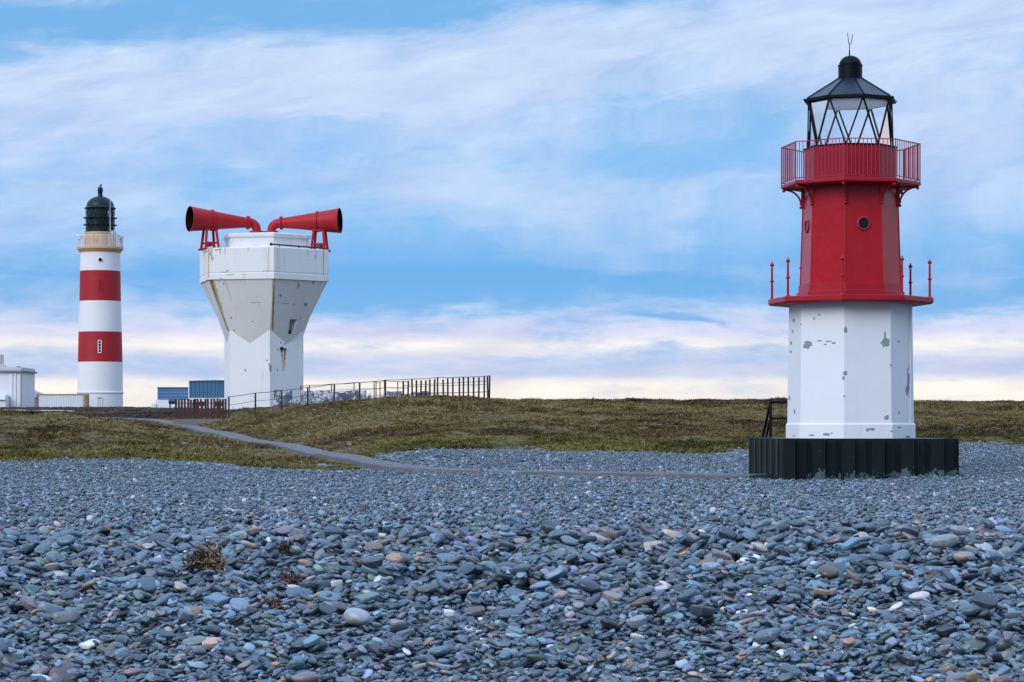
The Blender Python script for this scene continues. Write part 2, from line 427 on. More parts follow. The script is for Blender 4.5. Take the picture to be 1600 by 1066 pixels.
def H(x, y): return float(Hn(np.array([x]), np.array([y]))[0])

th_cols = np.concatenate([np.linspace(-math.pi, -.42, 26)[:-1], np.linspace(-.42, -.255, 26)[:-1], np.linspace(-.255, .255, 620), np.linspace(.255, .42, 26)[1:], np.linspace(.42, math.pi, 26)[1:]])
r_rows = np.concatenate([np.geomspace(2.0, 62, 120)[:-1], np.geomspace(62, 175, 330)[:-1], np.geomspace(175, 420, 110)[:-1], np.geomspace(420, 6000, 40)])
TH, RR = np.meshgrid(th_cols, r_rows)
GX, GY = RR * np.sin(TH), RR * np.cos(TH)
GZ = Hn(GX, GY)
front_near = (RR < 17) & (np.abs(TH) < .3)
GZ = np.where(RR < 17, GZ - .20, np.where(RR < 70, GZ - .10, GZ))            # the bed that the loose shingle lies on
nr, ncol = GX.shape
verts = np.stack([GX, GY, GZ], -1).reshape(-1, 3)
idx = np.arange(nr * ncol).reshape(nr, ncol)
quads = np.stack([idx[:-1, :-1], idx[:-1, 1:], idx[1:, 1:], idx[1:, :-1]], -1).reshape(-1, 4)[:, ::-1]
def np_mesh(name, verts, faces_n, loop_idx):
    me = bpy.data.meshes.new(name)
    me.vertices.add(len(verts)); me.vertices.foreach_set('co', np.asarray(verts, np.float32).ravel())
    me.loops.add(len(loop_idx)); me.loops.foreach_set('vertex_index', np.asarray(loop_idx, np.int32))
    nf = len(faces_n)
    if nf:
        me.polygons.add(nf)
        st = np.concatenate([[0], np.cumsum(faces_n)[:-1]])
        me.polygons.foreach_set('loop_start', st.astype(np.int32))
        me.polygons.foreach_set('use_smooth', np.ones(nf, bool))
    me.update(calc_edges=True); me.validate()
    return me
gm = np_mesh('ground', verts, np.full(len(quads), 4), quads.ravel())
at = gm.attributes.new('turf', 'FLOAT', 'POINT'); at.data.foreach_set('value', grassness(GX, GY).ravel().astype(np.float32))
m, t, bs = base_mat('ground')
pos = t.new('ShaderNodeNewGeometry').outputs['Position']
turf = t.new('ShaderNodeAttribute', attribute_name='turf').outputs['Fac']
turf = t.m('ADD', turf, t.m('MULTIPLY', t.m('SUBTRACT', t.noise(pos, 1.6, 5, .6), .5), 1.6))
gmask = t.sstep(turf, -.3, .5)
# shingle too far off to lie there stone by stone
vo = t.new('ShaderNodeTexVoronoi'); t.l.new(t.vm('MULTIPLY', pos, (9, 9, 9)), vo.inputs['Vector']); vo.inputs['Scale'].default_value = 1.0
sc_ = t.new('ShaderNodeSeparateColor'); t.l.new(vo.outputs['Color'], sc_.inputs[0])
stone = t.ramp(sc_.outputs[0], [(0, (.045, .055, .07)), (.3, (.10, .12, .145)), (.6, (.17, .19, .22)), (.8, (.25, .26, .29)), (.93, (.24, .19, .18)), (1, (.5, .5, .52))])
stone = t.mix(t.sstep(vo.outputs['Distance'], .35, .75), stone, (.02, .022, .028))
# turf: olive, straw and brown heath
ga = t.noise(pos, .16, 5, .6); gb = t.noise(t.vm('MULTIPLY', pos, (1, .5, 1)), 1.1, 6, .65); gc = t.noise(t.vm('MULTIPLY', pos, (1, .6, 1)), 6.0, 5, .7)
gsum = t.m('ADD', t.m('MULTIPLY', ga, .9), t.m('ADD', t.m('MULTIPLY', gb, .8), t.m('MULTIPLY', gc, .7)))
turfc = t.ramp(t.lin(gsum, .75, 1.65, 0, 1), [(0, (.034, .024, .013)), (.3, (.095, .064, .032)), (.5, (.150, .115, .048)), (.68, (.150, .132, .040)), (.85, (.22, .180, .080)), (1, (.28, .235, .12))])
near_green = t.m('MULTIPLY', t.sstep(turf, 17, 3), t.lin(ga, .35, .65, .3, .95))
turfc = t.mix(near_green, turfc, t.mix(gc, (.085, .085, .018), (.165, .150, .042)))
heath = t.m('MULTIPLY', t.sstep(turf, 62, 90), .8)
turfc = t.mix(heath, turfc, t.mix(gb, (.05, .034, .028), (.125, .080, .062)))
colr = t.mix(gmask, stone, turfc)
t.l.new(colr, bs.inputs['Base Color']); bs.inputs['Roughness'].default_value = .85; bs.inputs['Specular IOR Level'].default_value = .25
b = t.new('ShaderNodeBump'); b.inputs['Strength'].default_value = .9; b.inputs['Distance'].default_value = .12
hh = t.m('ADD', t.m('MULTIPLY', t.m('SUBTRACT', 1.0, vo.outputs['Distance']), t.m('SUBTRACT', 1.0, gmask)), t.m('MULTIPLY', t.m('ADD', gc, gb), gmask))
t.l.new(hh, b.inputs['Height']); t.l.new(b.outputs[0], bs.inputs['Normal'])
gm.materials.append(m)
ground = bpy.data.objects.new('ground', gm); COL.objects.link(ground); tag(ground, kind='structure')

# path slab
mb = MB(); rings = []
for i, c in enumerate(pathc):
    d = pathc[min(i + 1, len(pathc) - 1)] - pathc[max(i - 1, 0)]; d = d / np.linalg.norm(d); nrm = np.array([d[1], -d[0]])
    wv = .54 + .24 * float(fbm(np.array([i * .55]), np.array([3.3]), 3)[0]) + .05 * math.sin(i * .31)
    l, r_ = c + nrm * wv, c - nrm * wv
    z = float(H0(np.array([c[0]]), np.array([c[1]]))[0]) + (.115 if c[1] < 78 else .11 if c[1] < 100 else .10) + .012 * math.sin(i * 2.1)
    prof = [(-1, -.5), (-1, -.02), (-.97, .0), (-.4, .012), (.4, .012), (.97, .0), (1, -.02), (1, -.5)]
    rings.append([(c[0] + nrm[0] * wv * a, c[1] + nrm[1] * wv * a, z + dz) for a, dz in prof])
mb.loft(rings)
m_path = surf('worn_path_concrete', (.128, .130, .142), .85, .4, .9, .5, 14, grime=((.075, .075, .078), .8, 1.2), flecks=((.30, .30, .32), .60, 6))
path = mb.build('path', m_path); tag(path, kind='structure')

# ------------------------------------------------------------------ small red and white lighthouse
WX, WD = (1328.5 - 800) / FPX * 64, 64.0
A8 = -5.6                       # angle of the front edge of the octagon
winkie = thing('small_lighthouse', 'squat red and white octagonal lighthouse on a black sheet-piled base in the shingle', 'lighthouse', (WX, WD, 0), rad(-8.13))
def octpt(R, a, z): return Vector((R * math.sin(rad(a)), -R * math.cos(rad(a)), z))
def on_poly(dx, z, R, n, a0):
    """point of the visible side of a regular prism at lateral offset dx"""
    for k in range(n):
        p, q = octpt(R, a0 + 360 / n * k, z), octpt(R, a0 + 360 / n * (k + 1), z)
        mid = (p + q) / 2
        if q.x > p.x and p.x <= dx <= q.x and mid.y < 0:
            return p.lerp(q, (dx - p.x) / (q.x - p.x))
    return octpt(R, math.degrees(math.asin(max(-1, min(1, dx / R)))), z)
def wpx(px, py, R=1.68):
    return tuple(on_poly((px - 1328.5) / 58.6, EYE + (HY - py) / 59.2, R, 8, A8))

# sheet-piled base: a square of corrugated steel turned 13 degrees
def sheet_outline(hs, depth, periods):
    pts = []
    cs = [(-hs, -hs), (hs, -hs), (hs, hs), (-hs, hs)]
    for k in range(4):
        a = Vector(cs[k]); b_ = Vector(cs[(k + 1) % 4]); d = (b_ - a); nrm = Vector((d.y, -d.x)).normalized()
        for j in range(periods):
            for tt, off in ((.0, 0), (.40, 0), (.53, -depth), (.87, -depth)):
                q = a + d * ((j + tt + .04) / periods)
                pts.append(q + nrm * off)
    r13 = Matrix.Rotation(rad(13), 2)
    return [r13 @ q for q in pts]
m_pile = surf('black_sheet_pile_paint', (.006, .013, .013), .42, .5, 1.6, .15, 14, .28,
              grime=((.022, .036, .038), .6, 3.0),
              layers=[((.075, .12, .13), [((x, y, .06), (.55, .6, .26)) for x, y in ((-.6, -2.9), (.3, -2.7), (1.5, -2.4), (2.2, -2.2), (2.6, -1.9))], 2.4, 6.0),
                      ((.035, .045, .045), [((.2, -2.7, .75), (.13, .3, .13)), ((1.1, -2.5, .72), (.12, .3, .12)), ((-.75, -2.9, .8), (.12, .3, .1)), ((1.7, -2.3, .8), (.15, .3, .05))], 1.2, 9.0)])
ol = sheet_outline(2.35, .24, 6)
piles = MB().loft([[(q.x, q.y, z) for q in ol] for z in (-.6, 1.125)]).build('sheet_pile_base', m_pile, winkie)
# the clutches between piles
mb = MB()
for q in sheet_outline(2.36, .24, 6)[1::4]:
    mb.tube([(q.x, q.y, -.5), (q.x, q.y, 1.115)], .022, 6)
mb.build('pile_clutches', m_pile, piles)
r13 = Matrix.Rotation(rad(13), 2)
cap = [r13 @ Vector(q) for q in ((-2.09, -2.09), (2.09, -2.09), (2.09, 2.09), (-2.09, 2.09))]
MB().loft([[(q.x, q.y, z) for q in cap] for z in (.9, 1.105)]).build('concrete_cap', m_concrete, winkie, .015)

peel = []
for px, py, rx, ry in ((1262.8, 538, 7.5, 6), (1383, 535, 7.5, 7), (1381.5, 525, 1.6, 7), (1321.5, 515.7, 2.5, 5), (1418.6, 596, 2.0, 23), (1416, 610, 2.4, 8), (1321.5, 583.5, 4, 3.2), (1318.5, 591, 2, 3),
                       (1384.5, 652, 5, 4), (1242, 643, 1.8, 4.5), (1303, 536, 3.2, 1.6), (1290, 538, 2, 1.4), (1281, 532, 4, 1.2), (1296, 533.5, 5, 1.0), (1391, 571, 1.7, 2.4), (1404, 645, 1.6, 1.6), (1235.5, 533, 2, 3), (1235, 547, 2, 2.4),
                       (1319.5, 619, 1.4, 2), (1403, 533, 1.4, 1.7), (1240, 497, 1.8, 4), (1238, 515, 1.3, 3), (1273, 497, 1.5, 2), (1281, 491, 1.5, 1.5), (1252, 505, 1.5, 1.2), (1233, 622, 1.3, 4)):
    s_ = 1 / 59.0
    peel.append((wpx(px, py), (max(rx * s_, .02), .25, max(ry * s_, .018))))
m_wt = surf('white_tower_paint', (.79, .80, .82), .55, .035, 1.5, .12, 10, .4, grime=((.60, .64, .68), .35, 2.2), flecks=((.42, .45, .48), .71, 20),
            layers=[((.25, .30, .33), peel, 2.1, 10.0)])
peel2 = []
for px, py, rx, ry in ((1292, 679, 6, 2.2), (1270, 680.5, 5, 1.4), (1360, 671, 7, 2), (1355, 673, 2, 2), (1418, 683, 4, 2), (1404, 668, 4, 1.2), (1241, 681.5, 2, 1.5), (1300, 677, 2, 1), (1392, 674, 2, 1.2)):
    peel2.append((wpx(px, py, 1.73), (rx / 59, .25, max(ry / 59, .02))))
m_wp = surf('white_plinth_paint', (.79, .80, .82), .55, .04, 2, .12, 10, .4, flecks=((.4, .43, .46), .70, 20), layers=[((.24, .28, .30), peel2, 2.0, 11.0)], grime=((.55, .6, .62), .5, 2.5))
MB().ngon([(1.705, 1.50), (1.66, 4.735)], 8, A8).build('white_tower', m_wt, winkie, .012)
MB().ngon([(1.745, 1.09), (1.745, 1.49), (1.712, 1.53)], 8, A8).build('plinth', m_wp, winkie, .01)
m_redslab = surf('red_slab_paint', (.36, .010, .021), .38, .12, 2.5, .1, 12, .3, grime=((.22, .05, .04), .5, 2.0))
MB().ngon([(2.16, 4.715), (2.225, 4.76), (2.225, 4.885), (2.20, 4.90)], 8, A8).build('balcony_slab', m_redslab, winkie, .008)
MB().ngon([(1.455, 4.895), (1.455, 5.055), (1.405, 5.06), (1.400, 5.26), (1.355, 5.275)], 8, A8).build('base_moulding', m_redslab, winkie, .008)
# red shaft
m_shaft = surf('red_shaft_paint', RED, .24, .15, .9, .05, 7, .32, grime=((.30, .03, .035), .8, 2.6), flecks=((.30, .07, .06), .715, 16))
shaft = MB().ngon([(1.352, 5.27), (1.262, 7.90)], 8, A8).build('red_shaft', m_shaft, winkie, .01)
mb = MB()                        # vertical joint strips on the edges
for k in range(8):
    a = A8 + 45 * k
    mb._bar(octpt(1.352, a, 5.28), octpt(1.264, a, 7.88), .035, .02)
mb.build('joint_strip', m_shaft, shaft)
for k in range(4):
    a = 16.9 + 90 * k; z = 6.83
    R = (1.352 + (1.262 - 1.352) * (z - 5.27) / 2.63) * math.cos(rad(22.5))
    n_ = octpt(1, a, 0); c = n_ * R + Vector((0, 0, z)); sx = Vector((-n_.y, n_.x, 0)); lean = Vector((0, 0, 1)) - n_ * .031
    def circ(r, off, N=28): return [c + n_ * off + sx * r * math.cos(2 * math.pi * i / N) + lean * r * math.sin(2 * math.pi * i / N) for i in range(N)]
    fr = MB().loft([circ(.185, -.02), circ(.185, .028), circ(.172, .038), circ(.150, .038), circ(.142, .030), circ(.142, -.02)], True, False, False).build('porthole', m_red_matt, winkie)
    MB().loft([circ(.145, -.004), circ(.145, .012)], False).build('glass', m_glassdark, fr)
# gallery
MB().ngon([(1.80, 7.885), (1.885, 7.905), (1.885, 7.985), (1.86, 8.0)], 8, A8).build('gallery_floor', m_redslab, winkie, .006)
for k in range(8):
    a = A8 + 45 * k
    mb = MB(); pts = []
    for i in range(11):
        t_ = i / 10 * math.pi / 2
        pts.append(octpt(1.33 + .47 * (1 - math.cos(t_)), a, 7.44 + .43 * math.sin(t_)))
    tang = Vector((math.cos(rad(a)), math.sin(rad(a)), 0))
    rings = []
    for i, p in enumerate(pts):
        d = (pts[min(i + 1, 10)] - pts[max(i - 1, 0)]).normalized(); nn = d.cross(tang).normalized()
        th_ = .05 if 0 < i < 10 else .065
        rings.append([p + tang * sx_ * .03 + nn * sy_ * th_ / 2 for sx_, sy_ in ((-1, -1), (1, -1), (1, 1), (-1, 1))])
    mb.loft(rings)
    mb._bar(octpt(1.28, a, 7.87), octpt(1.83, a, 7.87), .06, .035)
    mb._bar(octpt(1.300, a, 7.36), octpt(1.290, a, 7.87), .07, .045)
    mb.ball(octpt(1.33, a, 7.38), .045, 10, 6)
    mb.ball(octpt(1.80, a, 7.84), .045, 10, 6)
    mb.build('bracket', m_shaft, winkie, .004)
m_rail = surf('red_railing_paint', (.34, .010, .042), .45, .12)
for k in range(8):
    a = A8 + 45 * k
    p0, p1 = octpt(1.855, a, 0), octpt(1.855, a + 45, 0)
    mb = MB(); e = (p1 - p0).normalized()
    for z, w_ in ((9.02, .034), (8.055, .024)):
        mb._bar(p0 + Vector((0, 0, z)), p1 + Vector((0, 0, z)), w_, .022)
    for j in range(1, 13):
        q = p0.lerp(p1, j / 13)
        mb._bar(q + Vector((0, 0, 8.06)), q + Vector((0, 0, 9.01)), .020, .020)
    mb.build('railing_panel', m_rail, winkie)
    mb = MB()
    mb._bar(octpt(1.862, a, 7.98), octpt(1.862, a, 9.035), .032, .032)
    mb.build('railing_post', m_rail, winkie)
m_para = surf('dull_red_parapet_paint', (.33, .012, .028), .36, .14, 1.2, .08, 10, .3)
MB().ngon([(1.262, 7.99), (1.262, 8.05), (1.245, 8.06), (1.245, 8.935)], 8, A8).build('lantern_base', m_para, winkie, .006)
lamp = MB()                       # bulkhead lamp low on the parapet
q = octpt(1.245 * math.cos(rad(22.5)), 16.9, 8.07)
lamp.ball(q + octpt(.03, 16.9, .0), .07, 12, 8, .7); lamp.build('bulkhead_fitting', m_redslab, winkie)
# lantern: zig-zag bars between two octagons turned 22.5 degrees
A_T = A8 - 22.5
frame = MB()
zb, zt = 8.945, 10.20
RB, RT = 1.150, 1.165
bot = [octpt(RB, A8 + 45 * k, zb) for k in range(8)]; top = [octpt(RT, A_T + 45 * k, zt) for k in range(8)]
for k in range(8):
    frame._bar(bot[k], top[k], .034, .044); frame._bar(bot[k], top[(k + 1) % 8], .034, .044)
    frame._bar(bot[k], bot[(k + 1) % 8], .07, .05); frame._bar(top[k], top[(k + 1) % 8], .07, .06)
    frame.ball(bot[k], .055, 8, 6)
frame.build('lantern_frame', m_black, winkie)
MB().ngon([(1.275, 8.93), (1.275, 8.965), (1.05, 8.97)], 8, A8).build('lantern_sill', m_black, winkie)
g = MB()
for k in range(8):
    ins = .975
    bk = [Vector((b_.x * ins, b_.y * ins, b_.z)) for b_ in bot]; tk = [Vector((b_.x * ins, b_.y * ins, b_.z)) for b_ in top]
    g.add([bk[k], tk[k], tk[(k + 1) % 8]], [(0, 2, 1)]); g.add([bk[k], bk[(k + 1) % 8], tk[(k + 1) % 8]], [(0, 1, 2)])
g.build('lantern_glazing', m_glass, winkie)
MB().ngon([(1.10, 10.12), (1.12, 10.19)], 8, A_T).build('lantern_ceiling', m_ceiling, winkie)
MB().ngon([(1.06, 8.955), (1.06, 8.985)], 8, A8).build('lantern_bounce_floor', m_ceiling, winkie)  # white plate added inside so light bounces up to the ceiling
roof = MB().ngon([(1.18, 10.17), (1.255, 10.20), (1.265, 10.26), (1.20, 10.285), (.315, 10.845), (.30, 10.87)], 8, A_T).build('roof', m_roof, winkie)
mb = MB()
for k in range(8): mb._bar(octpt(1.20, A_T + 45 * k, 10.29), octpt(.315, A_T + 45 * k, 10.85), .035, .03)
mb.build('roof_rib', m_black, roof)
mb = MB()                          # gutter rim with small spouts at the corners
for k in range(8):
    mb._bar(octpt(1.262, A_T + 45 * k, 10.225), octpt(1.262, A_T + 45 * k + 45, 10.225), .05, .07)
    mb._bar(octpt(1.24, A_T + 45 * k, 10.235), octpt(1.30, A_T + 45 * k, 10.245), .05, .04)
mb.build('gutter', m_black, roof)
MB().ngon([(.335, 10.82), (.335, 10.86), (.322, 10.87), (.322, 11.17), (.335, 11.175), (.335, 11.20), (.295, 11.205)] + [(.30 * math.cos(t_), 11.205 + .255 * math.sin(t_)) for t_ in np.linspace(.05, 1.5, 9)], 32, 0, smooth=True).build('ventilator', m_black, winkie)
mb = MB(); mb.tube([(-.02, 0, 11.44), (-.02, 0, 11.60)], .018, 8); mb.tube([(-.02, 0, 11.58), (-.015, 0, 11.76)], .011, 8)
mb.tube([(-.015, 0, 11.75), (-.045, 0, 11.82), (-.07, 0, 12.07)], .010, 8); mb.tube([(-.015, 0, 11.75), (.03, 0, 11.82), (.06, 0, 12.03)], .010, 8)
mb.build('lightning_rod', m_black, winkie)
# stanchions left standing on the balcony slab
for k in range(8):
    a = A8 + 45 * k; mb = MB(); b0 = octpt(2.12, a, 0)
    mb.tube([b0 + Vector((0, 0, z)) for z in (4.885, 4.93, 4.931, 5.36, 5.78)], [.062, .055, .034, .032, .028], 12)
    mb.ball(b0 + Vector((0, 0, 5.395)), .056, 12, 8, .8); mb.ball(b0 + Vector((0, 0, 5.835)), .058, 12, 8, .9)
    mb.tube([b0 + Vector((0, 0, 5.87)), b0 + Vector((0, 0, 5.93))], [.03, .012], 10)
    mb.build('stanchion', m_red, winkie)
# cable pipe down the right of the white tower
mb = MB(); q = on_poly((1420.5 - 1328.5) / 57.8, 0, 1.70, 8, A8)
mb.tube([(q.x, q.y - .015, 1.16), (q.x, q.y - .015, 4.72)], .02, 8); mb.build('cable_pipe', m_wp, winkie)
# steel stair and handrails going down behind the base
nb = Vector((-math.sin(rad(13)), math.cos(rad(13)), 0)); eb = Vector((math.cos(rad(13)), math.sin(rad(13)), 0))
for j, off in enumerate((0, 1.0)):
    p0 = Vector((-2.20, 1.86, 0)) + eb * off
    mb = MB()
    zt_ = 2.14
    mb.tube([p0 + Vector((0, 0, 1.1)), p0 + Vector((0, 0, zt_))], .038, 8)
    q0 = p0 + nb * 1.55
    mb.tube([p0 + Vector((0, 0, zt_)), q0 + Vector((0, 0, zt_ - 1.35)), q0 + Vector((0, 0, -.25))], .038, 8)
    mb.tube([p0 + Vector((0, 0, zt_ - .45)), q0 + Vector((0, 0, zt_ - 1.80))], .032, 8)
    if j == 0:
        r0 = p0 - nb * 3.2
    else: r0 = p0 + eb * 2.2
    if j == 1:
        for dz in (0, .47): mb.tube([p0 + Vector((0, 0, zt_ - dz)), r0 + Vector((0, 0, zt_ - dz))], .034, 8)
        mb.tube([r0 + Vector((0, 0, 1.1)), r0 + Vector((0, 0, zt_))], .038, 8)
    else:
        for dz in (.02, .48): mb.tube([p0 + Vector((0, 0, zt_ - dz)), p0 + eb * .95 + Vector((0, 0, zt_ - dz))], .034, 8)
    mb.build('handrail', m_black, winkie)
mb = MB()
for i in range(6):
    p0 = Vector((-2.14, 1.86, .98 - i * .19)) + nb * (.2 + .25 * i)
    mb._bar(p0, p0 + eb * .9, .24, .04)
mb.build('steps', m_black, winkie)
# turf-stained toe where shingle is banked against it comes from the shingle itself

# ------------------------------------------------------------------ foghorn tower
FD = 160.0; FX = (412 - 800) / FPX * FD; KF = FPX / FD
A6 = 8.3
fog = thing('foghorn_tower', 'white flared concrete foghorn tower streaked with rust under two red horns', 'foghorn tower', (FX, FD, 0), rad(5.99))
def fpx(px, py, R, dy=0):
    z = EYE + (HY - py) / 23.5
    return tuple(on_poly((px - 412) / 23.6, z, R, 6, A6))
CON = (.79, .80, .81)
rust_c = (.34, .17, .055); grey_c = (.30, .33, .35); ochre = (.50, .42, .26)
def R_at(z): return 2.86 + (4.62 - 2.86) * min(1, max(0, (z - 7.7) / 3.3))
def zf(py): return EYE + (HY - py) / 23.6
def fl_pt(px, py): z = zf(py); return fpx(px, py, R_at(z))
streaks = [((329, 436), (358, 516), .25), ((427.3, 434), (426, 516), .11), ((318, 441), (338, 482), .07), ((352, 440), (362, 470), .03), ((466, 442), (462, 458), .04)]
flare_rust = [(fl_pt(*a), fl_pt(*b), c) for a, b, c in streaks]; rust_core = [(fl_pt(*a), fl_pt(*b), c * .45) for a, b, c in streaks[:3]]
chips = [(fpx(px, py, R_at(zf(py))), (rx / 23, .5, ry / 23)) for px, py, rx, ry in ((427.5, 437, 1.5, 3.5), (490, 440, 1.6, 4), (438, 463, 1.8, 2), (478, 475, 2.4, 3), (467, 447, 1.2, 4), (361, 497, 1.5, 1.6), (395, 503, 2, 1.2), (342, 438, 1.5, 2), (350, 445, 1.3, 1.3),
                                                                              (366, 516, 1.3, 1.2), (434, 474, 1.6, .6), (400, 474, 9, .5), (445, 475, 8, .5), (344, 502, 1.3, 5), (459, 476, 1.2, 2), (470, 497, 1.4, 1.2))]
m_flare = surf('stained_flare_concrete', (.80, .82, .83), .7, .08, .9, .25, 5, .3, grime=((.55, .53, .48), .6, 2.0), flecks=((.34, .37, .40), .665, 7),
               layers=[((.52, .46, .33), flare_rust, 1.3, 3.0), (rust_c, rust_core, 1.6, 3.5), (grey_c, chips, 1.0, 9.0)])
chips2 = [(fpx(px, py, 2.86), (rx / 23, .5, ry / 23)) for px, py, rx, ry in ((422.5, 576, 2.2, 6), (421, 570, 1.5, 2.5), (383.5, 578.5, 1.5, 2), (417.5, 563.5, 1.7, 1.2), (433.5, 578, 1, 2), (434, 547, 1, 1.5), (445, 537, 2, 1.2), (439, 535, 1.5, 1.5), (475, 550, .7, 3))]
run = [(fpx(440, 546, 2.86), fpx(441.5, 566, 2.86), .09), (fpx(445.2, 546, 2.86), fpx(445, 570, 2.86), .10), (fpx(443, 560, 2.86), fpx(443, 578, 2.86), .12)]
runs2 = [(fpx(445.2, 546, 2.86), fpx(445, 562, 2.86), .055), (fpx(440, 546, 2.86), fpx(441, 556, 2.86), .05)]
m_fshaft = surf('white_shaft_render', CON, .65, .04, .8, .2, 5, .3, grime=((.56, .58, .56), .45, 1.3), flecks=((.45, .48, .50), .70, 8),
                layers=[((.60, .50, .32), run, 1.4, 4.0), ((.30, .10, .03), runs2, 1.4, 4.0), (grey_c, chips2, 1.2, 9.0)])
drum_run = [((fpx(px, 389, 4.66)), (fpx(px, y1, 4.66)), w_) for px, y1, w_ in ((319, 425, .06), (326, 434, .10), (331, 408, .07), (345, 398, .05), (352, 402, .04), (481, 399, .03), (494, 402, .03), (506, 430, .05), (388, 395, .04), (420, 428, .03))]
drumm = [(fpx(px, py, 4.65), (rx / 23, .5, ry / 23)) for px, py, rx, ry in ((329, 398, 2.5, 3), (333, 405, 1.5, 2), (323, 393, 4, 2), (340, 392, 5, 1.2), (493, 401, .8, 3.5), (481, 406, .8, 1.2), (356, 425, 2, 1.2), (350, 427, 6, .6), (360, 431, 7, .7), (380, 431, 6, .5), (420, 426, 12, .4), (346, 437, 3, .8), (470, 388, 3, .7))]
m_drum = surf('white_drum_render', CON, .65, .04, .8, .2, 5, .3, grime=((.56, .49, .36), .9, 2.2), flecks=((.42, .44, .45), .70, 8), layers=[((.52, .43, .28), drum_run, 1.6, 2.5), ((.45, .42, .34), drumm, 1.5, 8.0)])
RS = 2.86
# shaft with its flare: corners of the flare die into the shaft higher than the middles of its faces
def ring12(Rc, zc, Rm, zm):
    out = []
    for k in range(6):
        out.append(octpt(Rc, A6 + 60 * k, zc)); out.append(octpt(Rm * math.cos(rad(30)), A6 + 60 * k + 30, zm))
    return out
MB().loft([ring12(RS, 1.0, RS, 1.0), ring12(RS, 7.72, RS, 6.80)]).build('shaft', m_fshaft, fog)
fl = MB(); fl.loft([ring12(RS, 7.72, RS, 6.80), ring12(4.60, 11.02, 4.60, 11.02)], True)
flare = fl.build('flare', m_flare, fog)
# window recess cut into the right-hand face of the flare
def cut(obj, cutter_mb):
    c_ = cutter_mb.build('cutter', m_concrete, None); c_.parent = obj.parent
    md = obj.modifiers.new('cut', 'BOOLEAN'); md.operation = 'DIFFERENCE'; md.solver = 'EXACT'; md.object = c_
    dg = bpy.context.evaluated_depsgraph_get(); dg.update()
    ev = obj.evaluated_get(dg); nm = bpy.data.meshes.new_from_object(ev); nm.set_sharp_from_angle(angle=rad(34))
    obj.modifiers.clear(); obj.data = nm; bpy.data.objects.remove(c_)
def face_pt(dx, z):
    z0, z1 = 7.25, 11.02
    R = 2.86 + (4.60 - 2.86) * (z - z0) / (z1 - z0)
    return on_poly(dx, z, R, 6, A6)
n38 = octpt(1, A6 + 30, 0); t38 = Vector((-n38.y, n38.x, 0))
def wpt(px, py, inn):
    z = EYE + (HY - py) / 23.6; q = face_pt((px - 412) / 23.6, z); return q - n38 * inn
quad_o = ((452.2, 497.8), (463.2, 497.8), (456.0, 520.8), (448.3, 520.8))
cb = MB(); cb.loft([[wpt(px, py, -.5) for px, py in quad_o], [wpt(px, py, .75) for px, py in quad_o]])
cut(flare, cb)
MB().loft([[wpt(457.2 + (px - 454.95) * 2.2 - 2.2, 509.3 + (py - 509.3) * 1.7, d_) for px, py in quad_o] for d_ in (.50, .62)]).build('recessed_window', surf('blind_window_render', (.40, .37, .32), .8, .2), fog)
mb = MB()
for px, py, r_ in ((439.8, 544.4, .125), (445.2, 545.2, .06)):
    q = Vector(fpx(px, py, RS)); mb.tube([q - n38 * .05, q + n38 * .10], r_, 14)
mb.build('drain_pipe_mouth', surf('black_pipe', (.01, .01, .012), .7), fog)
MB().ngon([(4.58, 10.97), (4.67, 10.99), (4.67, 11.38), (4.63, 11.40), (4.63, 11.45), (4.66, 11.47), (4.66, 13.06), (4.60, 13.10)], 6, A6).build('drum', m_drum, fog, .012)
m_cap = surf('white_cap_render', (.70, .70, .70), .7, .1, 1.2, .25, 6, .3, grime=((.42, .34, .24), .9, 3.0), flecks=((.30, .27, .24), .62, 7))
mb = MB(); cc = (.2, 0)
mb.ngon([(3.06, 13.05), (3.04, 13.86), (3.18, 13.90), (3.20, 14.08), (3.12, 14.16)], 6, A6, cc); mb.build('cap', m_cap, fog, .02)
# handrail pipe lying along the edge of the drum
mb = MB(); pa, pb = octpt(4.45, A6 - 2, 13.26), octpt(4.50, A6 + 58, 13.20)
mb.tube([pa, pb], .05, 8); mb.ball(pa, .11, 10, 6)
for tt in (.15, .5, .9): q = pa.lerp(pb, tt); mb.tube([q, (q.x, q.y, 13.05)], .035, 6)
mb.build('edge_rail', m_rustdark, fog)
